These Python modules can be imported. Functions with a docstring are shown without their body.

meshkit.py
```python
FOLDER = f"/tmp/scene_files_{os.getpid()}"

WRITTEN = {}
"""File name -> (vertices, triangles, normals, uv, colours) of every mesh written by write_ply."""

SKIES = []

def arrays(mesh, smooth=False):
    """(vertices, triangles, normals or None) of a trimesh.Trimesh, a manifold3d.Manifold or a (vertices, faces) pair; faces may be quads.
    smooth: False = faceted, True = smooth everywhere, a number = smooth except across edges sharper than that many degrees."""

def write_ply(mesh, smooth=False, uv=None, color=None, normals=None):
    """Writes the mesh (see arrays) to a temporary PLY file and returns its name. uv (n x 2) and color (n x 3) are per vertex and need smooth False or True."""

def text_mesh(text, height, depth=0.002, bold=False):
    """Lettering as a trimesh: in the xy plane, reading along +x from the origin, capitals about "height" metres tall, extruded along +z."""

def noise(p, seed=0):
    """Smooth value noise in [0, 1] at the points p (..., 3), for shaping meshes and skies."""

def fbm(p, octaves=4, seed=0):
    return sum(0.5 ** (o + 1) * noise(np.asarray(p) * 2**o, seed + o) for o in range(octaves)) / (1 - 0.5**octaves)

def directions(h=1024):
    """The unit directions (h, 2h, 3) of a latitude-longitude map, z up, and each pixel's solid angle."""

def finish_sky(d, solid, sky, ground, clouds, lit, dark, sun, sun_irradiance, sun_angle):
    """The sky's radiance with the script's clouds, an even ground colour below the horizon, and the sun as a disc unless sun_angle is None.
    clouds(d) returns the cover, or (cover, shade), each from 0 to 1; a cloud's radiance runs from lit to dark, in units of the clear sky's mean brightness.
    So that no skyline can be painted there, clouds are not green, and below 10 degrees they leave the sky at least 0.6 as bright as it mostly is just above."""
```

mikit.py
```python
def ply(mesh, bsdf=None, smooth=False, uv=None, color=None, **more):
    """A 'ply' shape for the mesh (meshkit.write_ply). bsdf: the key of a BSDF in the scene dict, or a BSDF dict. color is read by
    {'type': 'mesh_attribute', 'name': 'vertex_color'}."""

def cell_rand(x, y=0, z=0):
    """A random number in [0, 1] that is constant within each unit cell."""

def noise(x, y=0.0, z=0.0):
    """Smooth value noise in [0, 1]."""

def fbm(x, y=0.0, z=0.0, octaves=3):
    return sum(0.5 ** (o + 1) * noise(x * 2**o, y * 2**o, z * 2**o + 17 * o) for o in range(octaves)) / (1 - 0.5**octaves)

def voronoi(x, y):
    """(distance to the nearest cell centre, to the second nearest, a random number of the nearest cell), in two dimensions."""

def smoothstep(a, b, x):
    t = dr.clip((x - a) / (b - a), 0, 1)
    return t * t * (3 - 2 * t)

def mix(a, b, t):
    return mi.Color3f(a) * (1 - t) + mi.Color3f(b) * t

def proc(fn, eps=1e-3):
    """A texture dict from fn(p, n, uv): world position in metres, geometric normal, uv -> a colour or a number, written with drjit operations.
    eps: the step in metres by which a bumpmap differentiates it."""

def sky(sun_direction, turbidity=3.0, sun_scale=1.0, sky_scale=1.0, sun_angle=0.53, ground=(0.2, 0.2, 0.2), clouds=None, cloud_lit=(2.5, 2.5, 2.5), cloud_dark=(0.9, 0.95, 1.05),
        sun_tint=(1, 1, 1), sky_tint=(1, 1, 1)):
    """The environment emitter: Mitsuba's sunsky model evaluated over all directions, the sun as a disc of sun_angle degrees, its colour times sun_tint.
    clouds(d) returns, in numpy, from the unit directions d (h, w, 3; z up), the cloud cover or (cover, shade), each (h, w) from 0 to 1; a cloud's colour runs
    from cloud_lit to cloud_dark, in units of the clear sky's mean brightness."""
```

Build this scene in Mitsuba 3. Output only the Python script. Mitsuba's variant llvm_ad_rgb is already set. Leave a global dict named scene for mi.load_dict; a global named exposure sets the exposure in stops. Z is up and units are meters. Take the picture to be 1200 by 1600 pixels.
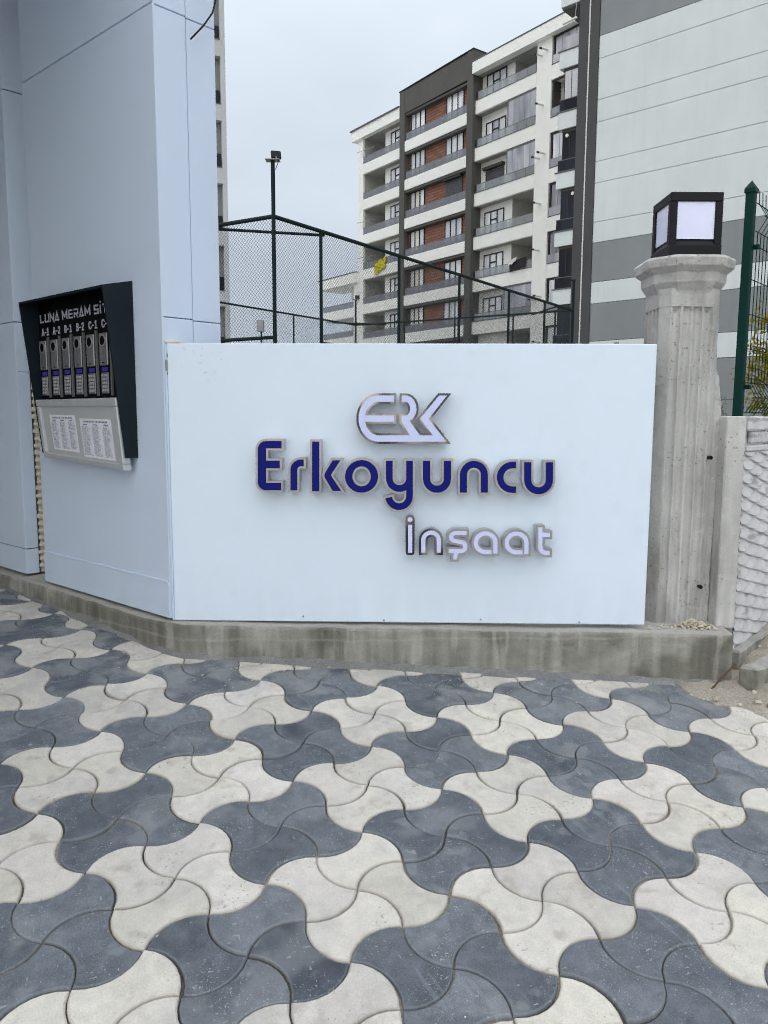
import math, random
import numpy as np, trimesh, mitsuba as mi, mikit, meshkit
import drjit as dr
import shapely
from shapely.geometry import Polygon, LineString, Point, box as sbox, MultiPolygon
from shapely.ops import unary_union
from shapely import affinity
from mikit import proc, noise, fbm, voronoi, cell_rand, smoothstep, mix

# ------------------------------------------------------------------ camera, sky, exposure
CZ, FPX = 1.675, 1205.0                                   # eye height; focal length in pixels of a 1200 x 1600 frame
PITCH, ROLL = math.radians(6.9), math.radians(-0.23)
_f = np.array([0, math.cos(PITCH), -math.sin(PITCH)]); _r = np.array([1.0, 0, 0]); _d = np.cross(_f, _r)
CAM_R = math.cos(ROLL) * _r + math.sin(ROLL) * _d
CAM_D = -math.sin(ROLL) * _r + math.cos(ROLL) * _d
EYE = np.array([0, 0, CZ])
T = mi.ScalarTransform4f
scene, labels = {}, {}
scene['camera'] = {'type': 'perspective', 'fov': 2 * math.degrees(math.atan(600 / FPX)), 'fov_axis': 'x', 'near_clip': 0.05, 'far_clip': 3000.0,
                   'to_world': T().look_at(origin=EYE.tolist(), target=(EYE + _f).tolist(), up=(-CAM_D).tolist())}
def overcast(d):
    p = np.stack([d[..., 0] * 1.6, d[..., 1] * 1.6, d[..., 2] * 2.4], -1)
    n = meshkit.fbm(p * 1.5 + 3.1, 5, 5)
    up = np.clip((d[..., 2] - 0.15) / 0.85, 0, 1)           # an overcast sky is brightest overhead
    return np.ones(d.shape[:2]), np.clip(0.90 - 0.82 * up + 0.65 * (n - 0.5), 0, 1)
scene['sky'] = mikit.sky([-0.36, -0.72, 0.60], turbidity=5, sun_scale=0.30, sun_angle=110, sun_tint=(0.83, 0.955, 1.11), clouds=overcast, ground=(0.25, 0.25, 0.25),
                         cloud_lit=(1.66, 1.80, 1.98), cloud_dark=(0.72, 0.82, 0.94))
exposure = 2.80

def pix(px, py, P, n):
    """the point of the plane (P, n) that was measured at a pixel of the photograph"""
    d = (px - 600) / FPX * CAM_R + (py - 800) / FPX * CAM_D + _f
    return EYE + d * (((np.asarray(P) - EYE) @ n) / (d @ n))

# ------------------------------------------------------------------ materials
def mat(key, d, two=True):
    scene[key] = {'type': 'twosided', 'bsdf': d} if two else d
    return key
def rgb(c): return {'type': 'rgb', 'value': list(c)}
def pr(key, c, rough=0.5, spec=0.5, metal=0.0, bump=None, **kw):
    d = {'type': 'principled', 'base_color': c if isinstance(c, dict) else rgb(c), 'roughness': rough, 'specular': spec, 'metallic': metal, **kw}
    if bump is not None:
        d = {'type': 'bumpmap', 'arbitrary': bump[0], 'scale': bump[1], 'bsdf': d}
    return mat(key, d)

def cladding(p, n, uv):
    s = fbm(p.x * 1.3 + 4, p.y * 1.3, p.z * 0.9, 3)
    m = fbm(p.x * 9, p.y * 9, p.z * 3, 3)
    dust = smoothstep(1.15, 0.55, p.z) * 0.10 * m
    return mix((0.60, 0.69, 0.835), (0.56, 0.65, 0.79), s) * (1 - dust)
pr('clad_white', proc(cladding), 0.42, 0.4)
pr('clad_core', (0.10, 0.105, 0.11), 0.7)
pr('sign_white', proc(lambda p, n, uv: mix((0.69, 0.785, 0.91), (0.66, 0.755, 0.88), fbm(p.x * 1.7, 3.0, p.z * 1.7, 3)) * (1 - 0.02 * smoothstep(0.6, 0.86, fbm(p.x * 14, 1.0, p.z * 9, 3)) - 0.07 * smoothstep(0.95, 0.62, p.z) * fbm(p.x * 20, 2.0, p.z * 2.5, 3) - 0.22 * smoothstep(0.66, 0.80, fbm(p.x * 60, 4.0, p.z * 60, 3)) * smoothstep(0.17, 0.03, dr.sqrt(dr.square(p.x + 0.91) + dr.square(p.z - 1.98))))), 0.3, 0.5)

def plinth_c(p, n, uv):
    s = fbm(p.x * 5, p.y * 5, p.z * 6, 4)
    streak = fbm(p.x * 26, p.y * 26, p.z * 2.2, 3)
    patch = smoothstep(0.42, 0.62, fbm(p.x * 3.4 + 9, p.y * 3.4, p.z * 3.2, 4))
    drip = smoothstep(0.50, 0.72, fbm(p.x * 17 + 3, p.y * 17, p.z * 1.1, 3)) * smoothstep(0.35, 0.6, fbm(p.x * 2.1, p.y * 2.1 + 5, 1.0, 2))
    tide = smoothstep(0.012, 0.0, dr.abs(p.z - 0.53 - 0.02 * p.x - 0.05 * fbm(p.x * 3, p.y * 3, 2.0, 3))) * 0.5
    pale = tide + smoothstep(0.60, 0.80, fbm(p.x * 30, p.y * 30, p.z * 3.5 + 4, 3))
    grain = noise(p.x * 240, p.y * 240, p.z * 240)
    c = mix((0.27, 0.265, 0.235), (0.46, 0.455, 0.415), s)
    c = mix(c, (0.19, 0.183, 0.158), patch * 0.75)
    c = c * (0.50 + 0.80 * streak)
    c = mix(c, (0.085, 0.08, 0.062), drip * 0.6)
    c = mix(c, (0.52, 0.51, 0.47), pale * 0.45)
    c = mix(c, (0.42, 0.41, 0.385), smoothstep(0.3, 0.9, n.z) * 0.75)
    return c * (0.72 + 0.26 * grain)
def rough_h(p, n, uv):
    return fbm(p.x * 40, p.y * 40, p.z * 40, 4) + 0.4 * noise(p.x * 170, p.y * 170, p.z * 170)
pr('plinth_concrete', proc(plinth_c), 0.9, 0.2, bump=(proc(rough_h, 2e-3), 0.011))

def pillar_c(p, n, uv):
    s = fbm(p.x * 6, p.y * 6, p.z * 5, 4)
    streak = fbm(p.x * 34, p.y * 34, p.z * 1.6, 3)
    pits = smoothstep(0.70, 0.76, fbm(p.x * 75, p.y * 75, p.z * 75, 3)) * smoothstep(0.42, 0.62, fbm(p.x * 4.0, p.y * 4, p.z * 4 + 7, 2))
    grain = noise(p.x * 300, p.y * 300, p.z * 300)
    c = mix((0.385, 0.385, 0.378), (0.565, 0.562, 0.552), s) * (0.80 + 0.34 * streak)
    c = mix(c, (0.23, 0.22, 0.20), smoothstep(0.48, 0.70, fbm(p.x * 7 + 3, p.y * 7, p.z * 2.2, 4)) * 0.55)
    c = mix(c, (0.62, 0.615, 0.60), smoothstep(0.62, 0.75, fbm(p.x * 22, p.y * 22, p.z * 22 + 9, 3)) * 0.2)
    c = mix(c, (0.17, 0.165, 0.155), pits * 0.7)
    return c * (0.9 + 0.2 * grain)
def pillar_h(p, n, uv):
    pits = smoothstep(0.66, 0.76, fbm(p.x * 75, p.y * 75, p.z * 75, 3)) * smoothstep(0.42, 0.62, fbm(p.x * 4.0, p.y * 4, p.z * 4 + 7, 2))
    return 0.5 * fbm(p.x * 45, p.y * 45, p.z * 45, 3) - pits
pr('pillar_concrete', proc(pillar_c), 0.9, 0.2, bump=(proc(pillar_h, 1.5e-3), 0.005))
pr('precast_white', proc(lambda p, n, uv: mix((0.42, 0.42, 0.42), (0.62, 0.62, 0.63), fbm(p.x * 9, p.y * 9, p.z * 9, 4)) * (1 - 0.35 * smoothstep(0.62, 0.75, fbm(p.x * 7, p.y * 7, p.z * 22, 3)))), 0.85, 0.2, bump=(proc(rough_h, 2e-3), 0.003))

def paver(dark):
    def f(p, n, uv):
        x, y = p.x, p.y
        sheet = smoothstep(0.72, 0.80, fbm(x * 40 + y * 22, y * 3 - x * 4, 6.0, 3)) * smoothstep(0.55, 0.7, fbm(x * 2.6, y * 2.6, 11.0, 2))
        rim = smoothstep(0.985, 0.90, n.z)
        big = fbm(x * 7 + uv.x * 31, y * 7 + uv.y * 17, 0.0, 3)
        mid = fbm(x * 34 + uv.y * 9, y * 34, 1.0, 3)
        fine = noise(x * 420, y * 420)
        specks = smoothstep(0.84, 0.91, noise(x * 260 + uv.x * 50, y * 260)) * smoothstep(0.25, 0.7, noise(x * 13, y * 13 + 4.0)) + 0.8 * smoothstep(0.93, 0.97, noise(x * 85 + y * 30, y * 85 - x * 30))
        scuff = smoothstep(0.66, 0.80, fbm(x * 11 + 40, y * 11 + uv.x * 3, 2.0, 4))
        dust = smoothstep(2.75, 3.75, y - 0.35 * x * 0.3 - 0.25 * fbm(x * 5, y * 5, 5.0, 2)) * smoothstep(0.40, 0.66, fbm(x * 9, y * 9, 9.0, 4)) + 0.55 * smoothstep(0.60, 0.74, fbm(x * 5 + 70, y * 5, 8.0, 4))
        if dark:
            c = mix((0.072, 0.084, 0.103), (0.152, 0.168, 0.192), uv.x * 0.95 + 0.8 * (big - 0.5)) * (0.55 + 0.56 * mid + 0.44 * fine)
            c = mix(c, (0.36, 0.37, 0.39), dr.minimum(specks, 1.0) * 0.75)
            c = mix(c, (0.30, 0.315, 0.34), sheet * 0.22)
            c = mix(c, (0.19, 0.205, 0.225), rim * 0.4)
            c = mix(c, (0.22, 0.235, 0.255), scuff * 0.55)
            return mix(c, (0.29, 0.30, 0.31), dr.minimum(dust, 1.0) * 0.5)
        warm = mix((0.545, 0.520, 0.465), (0.555, 0.525, 0.495), uv.y)
        c = mix(warm * 0.80, warm * 1.12, uv.x * 0.85 + 0.6 * (big - 0.3)) * (0.80 + 0.24 * mid + 0.20 * fine)
        c = mix(c, (0.33, 0.29, 0.245), smoothstep(0.64, 0.82, fbm(x * 15 + uv.y * 8, y * 15, 3.0, 4)) * 0.45)
        c = mix(c, (0.16, 0.155, 0.16), smoothstep(0.84, 0.90, noise(x * 120 + 3, y * 120 + uv.y * 40)) * smoothstep(0.6, 0.8, noise(x * 9, y * 9 + 14)) * 0.5)
        c = mix(c, (0.27, 0.25, 0.215), rim * 0.28)
        return mix(c, (0.36, 0.36, 0.355), dr.minimum(dust, 1.0) * 0.45)
    return f
def paver_h(p, n, uv):
    pit = smoothstep(0.84, 0.92, noise(p.x * 190, p.y * 190, 3.0)) * 0.4
    return 0.35 * fbm(p.x * 60, p.y * 60, 0.0, 3) + 0.18 * noise(p.x * 300, p.y * 300) - pit
pr('paver_light', proc(paver(False)), 0.8, 0.25, bump=(proc(paver_h, 1e-3), 0.0022))
pr('paver_dark', proc(paver(True)), 0.7, 0.22, bump=(proc(paver_h, 1e-3), 0.0022))
pr('joint_sand', proc(lambda p, n, uv: mix((0.075, 0.066, 0.056), (0.25, 0.225, 0.19), smoothstep(0.35, 0.7, fbm(p.x * 4, p.y * 4, 0.0, 3))) * (0.6 + 0.8 * noise(p.x * 300, p.y * 300))), 0.95, 0.1)
pr('mortar', proc(lambda p, n, uv: mix((0.12, 0.125, 0.132), (0.27, 0.27, 0.27), fbm(p.x * 9, p.y * 9, p.z * 9, 4)) * (0.7 + 0.6 * noise(p.x * 260, p.y * 260, p.z * 200))), 0.95, 0.15, bump=(proc(rough_h, 2e-3), 0.006))  # mortar grey, darkened to stand in for contact shade at the plinth foot
pr('sandy_soil', proc(lambda p, n, uv: mix((0.24, 0.215, 0.18), (0.44, 0.41, 0.36), fbm(p.x * 8, p.y * 8, p.z * 8, 4)) * (0.6 + 0.75 * noise(p.x * 230, p.y * 230, p.z * 200))), 0.95, 0.1, bump=(proc(rough_h, 2e-3), 0.010))
pr('far_ground', proc(lambda p, n, uv: mix((0.20, 0.19, 0.17), (0.30, 0.285, 0.26), fbm(p.x * 0.4, p.y * 0.4, 0.0, 4))), 0.95, 0.1)
pr('stone_pale', proc(lambda p, n, uv: mix((0.33, 0.30, 0.23), (0.62, 0.585, 0.49), fbm(p.x * 45, p.y * 45, p.z * 45, 3))), 0.9, 0.2)

pr('letter_metal', proc(lambda p, n, uv: mix((0.36, 0.35, 0.345), (0.52, 0.505, 0.50), fbm(p.x * 22, p.y * 22, p.z * 22, 2))), 0.28, 0.5, 0.9)
pr('chrome', proc(lambda p, n, uv: mix((0.07, 0.07, 0.08), (0.42, 0.39, 0.37), smoothstep(0.3, 0.72, fbm(p.x * 14, p.y * 14, p.z * 9, 3)))), 0.14, 0.5, 0.95)
pr('acrylic_blue', (0.006, 0.010, 0.160), 0.3, 0.12)
pr('acrylic_white', (0.57, 0.625, 0.90), 0.25, 0.5)
pr('cabinet_slate', proc(lambda p, n, uv: mix((0.005, 0.011, 0.016), (0.009, 0.017, 0.023), fbm(p.x * 5, p.y * 5, p.z * 5, 3))), 0.5, 0.2)
pr('black_gloss', (0.003, 0.003, 0.0045), 0.35, 0.15)
pr('lettering_white', (0.46, 0.455, 0.55), 0.5, 0.3)
pr('unit_metal', proc(lambda p, n, uv: mix((0.24, 0.24, 0.26), (0.34, 0.34, 0.36), noise(p.x * 90, p.y * 90, p.z * 6))), 0.35, 0.5, 0.6)
pr('key_metal', (0.42, 0.43, 0.45), 0.35, 0.5, 0.5)
pr('aluminium', proc(lambda p, n, uv: mix((0.50, 0.52, 0.54), (0.58, 0.60, 0.62), noise(p.x * 40, p.y * 40, p.z * 8))), 0.38, 0.5, 0.35)
pr('board_back', (0.42, 0.44, 0.455), 0.35, 0.5)
def paper(p, n, uv):
    x, y = uv.x, uv.y
    col = dr.floor(x * 3)
    inx = x * 3 - col
    rows = y * 46
    line = ((rows - dr.floor(rows)) > 0.42) & (inx > 0.10) & (inx < 0.55 + 0.4 * cell_rand(col, dr.floor(rows), 2)) & (y > 0.05) & (y < 0.80)
    word = noise(x * 160, dr.floor(rows) * 3.7) > 0.36
    head = (y > 0.90) & (y < 0.945) & (x > 0.10) & (x < 0.88) & (noise(x * 90, 2.0) > 0.3)
    sub = (y > 0.83) & (y < 0.86) & (inx > 0.25) & (inx < 0.7)
    return dr.select((line & word) | head | sub, mi.Color3f(0.16, 0.16, 0.24), mi.Color3f(0.72, 0.73, 0.80))
pr('paper_list', proc(paper), 0.7, 0.2)
pr('lamp_black', proc(lambda p, n, uv: mix((0.006, 0.006, 0.009), (0.011, 0.011, 0.015), fbm(p.x * 12, p.y * 12, p.z * 12, 3))), 0.5, 0.2)
pr('lamp_milk', proc(lambda p, n, uv: mix((0.72, 0.745, 0.95), (0.65, 0.675, 0.90), fbm(p.x * 7, p.y * 7, p.z * 5, 2))), 0.12, 0.6)
pr('fence_green', proc(lambda p, n, uv: mix((0.001, 0.024, 0.020), (0.002, 0.034, 0.028), fbm(p.x * 18, p.y * 18, p.z * 6, 3))), 0.45, 0.12)
pr('cage_green', (0.004, 0.013, 0.016), 0.5, 0.15)
pr('wire_green', (0.012, 0.022, 0.024), 0.55, 0.3)
pr('steel_grey', (0.25, 0.26, 0.27), 0.5, 0.5, 0.4)
pr('rust', (0.11, 0.065, 0.04), 0.9, 0.1)
pr('foam_beige', proc(lambda p, n, uv: mix((0.56, 0.49, 0.39), (0.76, 0.70, 0.58), fbm(p.x * 30, p.y * 30, p.z * 30, 3))), 0.9, 0.1)
pr('box_beige', (0.52, 0.50, 0.46), 0.5, 0.4)

def stucco(a, b):
    return proc(lambda p, n, uv: mix(a, b, fbm(p.x * 0.5, p.y * 0.5, p.z * 0.35, 4)) * (0.965 + 0.07 * fbm(p.x * 1.1, p.y * 1.1, p.z * 0.5, 3)))
pr('stucco_white', stucco((0.83, 0.845, 0.82), (0.89, 0.895, 0.87)), 0.9, 0.15)
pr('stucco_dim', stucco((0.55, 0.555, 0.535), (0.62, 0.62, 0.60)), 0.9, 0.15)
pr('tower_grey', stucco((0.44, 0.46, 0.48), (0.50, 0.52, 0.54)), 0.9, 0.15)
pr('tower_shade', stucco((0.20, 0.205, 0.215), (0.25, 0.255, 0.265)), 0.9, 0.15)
pr('stucco_dark', stucco((0.092, 0.092, 0.088), (0.114, 0.114, 0.109)), 0.85, 0.2)
pr('stucco_recess', stucco((0.38, 0.38, 0.35), (0.44, 0.44, 0.41)), 0.9, 0.15)  # darker stucco tone on the deep balcony recess walls
pr('stucco_charcoal', stucco((0.062, 0.062, 0.068), (0.076, 0.077, 0.083)), 0.85, 0.2)
def brick(p, n, uv):
    # uv: metres along the wall and up
    row = dr.floor(uv.y / 0.20)
    x = uv.x / 0.5 + 0.5 * (row - 2 * dr.floor(row / 2))
    fx, fy = x - dr.floor(x), uv.y / 0.20 - row
    joint = (fx < 0.03) | (fy < 0.20)
    t = cell_rand(dr.floor(x), row, 5)
    return dr.select(joint, mi.Color3f(0.13, 0.068, 0.050), mix((0.230, 0.112, 0.080), (0.320, 0.166, 0.122), t))
pr('brick_red', proc(brick), 0.85, 0.2)
pr('frame_dark', (0.030, 0.026, 0.026), 0.45, 0.4)
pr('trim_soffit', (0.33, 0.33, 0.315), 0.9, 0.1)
pr('trim_grey', (0.12, 0.12, 0.125), 0.6, 0.3)
def pane_tone(a, b, k):  # pane colour stands for curtains plus the sky mirrored in the glass
    return proc(lambda p, n, uv: mix(a, b, smoothstep(0.3, 0.7, fbm(p.x * k, p.y * k, p.z * 0.35, 3))))
pr('pane_bright', pane_tone((0.55, 0.58, 0.63), (0.84, 0.86, 0.89), 2.0), 0.12, 0.9)
pr('pane_warm', pane_tone((0.62, 0.58, 0.45), (0.78, 0.76, 0.66), 3.0), 0.12, 0.8)
pr('pane_mid', pane_tone((0.26, 0.27, 0.30), (0.48, 0.49, 0.53), 1.1), 0.1, 0.9)
pr('pane_lilac', pane_tone((0.21, 0.21, 0.25), (0.40, 0.40, 0.45), 1.5), 0.1, 0.9)
pr('pane_black', pane_tone((0.003, 0.005, 0.010), (0.014, 0.020, 0.032), 2.2), 0.08, 0.12)
pr('shutter_grey', (0.085, 0.085, 0.095), 0.5, 0.3)
scene['rail_glass'] = {'type': 'blendbsdf', 'weight': 0.58, 'a_clear': {'type': 'thindielectric', 'int_ior': 1.5},
                       'b_film': {'type': 'twosided', 'bsdf': {'type': 'principled', 'base_color': rgb((0.23, 0.24, 0.28)), 'roughness': 0.25, 'specular': 0.6}}}
scene['rail_glass_clear'] = {'type': 'blendbsdf', 'weight': 0.45, 'a_clear': {'type': 'thindielectric', 'int_ior': 1.5},
                             'b_film': {'type': 'twosided', 'bsdf': {'type': 'principled', 'base_color': rgb((0.36, 0.39, 0.42)), 'roughness': 0.25, 'specular': 0.7}}}
def panel_tone(a, b):
    return proc(lambda p, n, uv: mix(a, b, fbm(p.x * 0.7, p.y * 0.7, p.z * 0.5, 4)) * (1 - 0.03 * smoothstep(0.5, 0.8, fbm(p.x * 5, p.y * 5, p.z * 0.22, 3))) * (0.96 + 0.08 * fbm(p.x * 2.4 + 5, p.y * 2.4, p.z * 0.5, 2)))
pr('panel_white', panel_tone((0.52, 0.565, 0.585), (0.60, 0.645, 0.665)), 0.7, 0.3)
pr('panel_grey', panel_tone((0.185, 0.205, 0.22), (0.225, 0.245, 0.26)), 0.7, 0.3)
pr('pipe_white', (0.62, 0.62, 0.60), 0.5, 0.4)
pr('cloth_yellow', proc(lambda p, n, uv: mix((0.62, 0.52, 0.03), (0.20, 0.17, 0.02), smoothstep(0.55, 0.75, noise(p.x * 6, p.y * 6, p.z * 9)))), 0.9, 0.1)
pr('cloth_dark', (0.035, 0.033, 0.036), 0.9, 0.1)
pr('cloth_white', (0.65, 0.65, 0.66), 0.9, 0.1)
scene['leaf_yellow'] = {'type': 'principledthin', 'base_color': proc(lambda p, n, uv: mix((0.42, 0.31, 0.02), (0.22, 0.20, 0.03), noise(p.x * 30, p.y * 30, p.z * 30))), 'roughness': 0.6, 'diff_trans': 0.7}
scene['leaf_green'] = {'type': 'principledthin', 'base_color': proc(lambda p, n, uv: mix((0.045, 0.085, 0.025), (0.10, 0.14, 0.045), noise(p.x * 30, p.y * 30, p.z * 30))), 'roughness': 0.6, 'diff_trans': 0.6}
pr('bark', (0.10, 0.075, 0.055), 0.9, 0.1)

# ------------------------------------------------------------------ helpers
class Frame:
    """local x to the right along the face, y into the scene, z up; z = 0 is eye height"""
    def __init__(s, P, e):
        s.e = np.array([e[0], e[1], 0.0]) / math.hypot(e[0], e[1]); s.y = np.array([-s.e[1], s.e[0], 0.0])
        s.P = np.array([P[0], P[1], CZ]); s.n = -s.y
        s.M = np.eye(4); s.M[:3, 0], s.M[:3, 1], s.M[:3, 2], s.M[:3, 3] = s.e, s.y, [0, 0, 1], s.P
    def __call__(s, m):
        m = m.copy(); m.apply_transform(s.M); return m
    def uz(s, px, py, out=0.0):
        h = pix(px, py, s.P + s.n * out, s.n) - s.P
        return float(h @ s.e), float(h[2])
def cat(*ms):
    return trimesh.util.concatenate([m for g in ms for m in (g if isinstance(g, list) else [g])])
def bx(x0, x1, y0, y1, z0, z1, c=0.0):
    x0, x1, y0, y1, z0, z1 = min(x0, x1), max(x0, x1), min(y0, y1), max(y0, y1), min(z0, z1), max(z0, z1)
    if c <= 0:
        return trimesh.creation.box(bounds=[[x0, y0, z0], [x1, y1, z1]])
    c = min(c, 0.49 * min(x1 - x0, y1 - y0, z1 - z0))
    P = []
    for x, sx in ((x0, 1), (x1, -1)):
        for y, sy in ((y0, 1), (y1, -1)):
            for z, sz in ((z0, 1), (z1, -1)):
                P += [(x + sx * c, y + sy * c, z), (x + sx * c, y, z + sz * c), (x, y + sy * c, z + sz * c)]
    return trimesh.convex.convex_hull(np.array(P))
def ext(poly, y0, y1):
    """a polygon in (x, z) given depth from y0 to y1"""
    ms = []
    for g in getattr(poly, 'geoms', [poly]):
        if g.area > 1e-9:
            m = trimesh.creation.extrude_polygon(g, y1 - y0, engine='earcut')
            v = m.vertices.copy(); m.vertices = np.c_[v[:, 0], y1 - v[:, 2], v[:, 1]]
            ms.append(m)
    return cat(ms)
def tube(pts, r, sides=6, cap=True):
    pts = np.asarray(pts, float); r = np.broadcast_to(r, (len(pts),))
    t = np.gradient(pts, axis=0) if len(pts) > 2 else np.repeat([pts[1] - pts[0]], 2, 0)
    t = t / np.linalg.norm(t, axis=1, keepdims=True)
    ref = np.array([0, 0, 1.0]) if abs(t[0][2]) < 0.9 else np.array([1.0, 0, 0])
    a = np.cross(t, ref); a /= np.linalg.norm(a, axis=1, keepdims=True); b = np.cross(t, a)
    an = np.arange(sides) * 2 * np.pi / sides + np.pi / sides
    v = (pts[:, None] + r[:, None, None] * (np.cos(an)[None, :, None] * a[:, None] + np.sin(an)[None, :, None] * b[:, None])).reshape(-1, 3)
    f = []
    for i in range(len(pts) - 1):
        for j in range(sides):
            p, q = i * sides + j, i * sides + (j + 1) % sides
            f += [[p, q, q + sides], [p, q + sides, p + sides]]
    if cap:
        e = (len(pts) - 1) * sides
        for j in range(1, sides - 1):
            f += [[0, j + 1, j], [e, e + j, e + j + 1]]
    return trimesh.Trimesh(v, f, process=False)
def key_for(name, parent=None):
    k = f'{parent}__{name}' if parent else name
    if k not in scene and k not in labels and not any(q.startswith(k + '__') for q in scene):
        return k
    i = 1
    while f'{k}_{i:03d}' in scene or f'{k}_{i:03d}' in labels or any(q.startswith(f'{k}_{i:03d}__') for q in scene):
        i += 1
    return f'{k}_{i:03d}'
_count = {}
def obj(name, mesh, m, parent=None, smooth=False, label=None, kind=None, uv=None, **more):
    base = f'{parent}__{name}' if parent else name
    i = _count.get(base, 0); _count[base] = i + 1
    k = base if i == 0 else f'{base}_{i:03d}'
    scene[k] = mikit.ply(mesh, m, smooth=smooth, uv=uv, **more)
    if label or kind:
        labels[k] = {**({'label': label} if label else {}), **({'kind': kind} if kind else {})}
    return k
def thing(name, label, cat_, group=None):
    i = _count.get(name, 0); _count[name] = i + 1
    k = name if i == 0 else f'{name}_{i:03d}'
    labels[k] = {'label': label, 'category': cat_, **({'group': group} if group else {})}
    return k
def tag(k, label, cat_, group=None, kind=None):
    labels[k] = {'label': label, 'category': cat_, **({'group': group} if group else {}), **({'kind': kind} if kind else {})}
rng = np.random.default_rng(7)
def roughen(m, amp, freq, edge=None, seed=0):
    """subdivide to the edge length and push the vertices about with noise"""
    if edge:
        v, f = trimesh.remesh.subdivide_to_size(m.vertices, m.faces, edge, max_iter=12)
        m = trimesh.Trimesh(v, f, process=True); m.merge_vertices()
    p = m.vertices
    n = np.stack([meshkit.fbm(p * freq + 13.7 * i + seed, 3, seed + i) for i in range(3)], -1) - 0.5
    m.vertices = p + amp * 2 * n
    return m
def quad_uv(x0, x1, z0, z1, y):
    """a single upright sheet with uv in metres (for far brickwork)"""
    v = np.array([[x0, y, z0], [x1, y, z0], [x1, y, z1], [x0, y, z1]])
    return trimesh.Trimesh(v, [[0, 1, 2], [0, 2, 3]], process=False), v[:, [0, 2]].copy()

# ------------------------------------------------------------------ the ground
def gz(x, y):
    x, y = np.asarray(x, float), np.asarray(y, float)
    yy = np.clip(y, -14, 4.6); xx = np.clip(x, -7, 7)
    z = 0.1053 * yy - 0.0397 * xx
    s = np.clip((y - 3.7) / 1.0, 0, 1) * np.clip((-1.0 - x) / 0.9, 0, 1)
    return z - 0.06 * s
def grid_mesh(xs, ys, zf):
    X, Y = np.meshgrid(xs, ys)
    v = np.c_[X.ravel(), Y.ravel(), zf(X, Y).ravel()]
    n, m = len(xs), len(ys)
    i = (np.arange(m - 1)[:, None] * n + np.arange(n - 1)[None]).ravel()
    f = np.r_[np.c_[i, i + 1, i + n + 1], np.c_[i, i + n + 1, i + n]]
    return trimesh.Trimesh(v, f, process=False)
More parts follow.
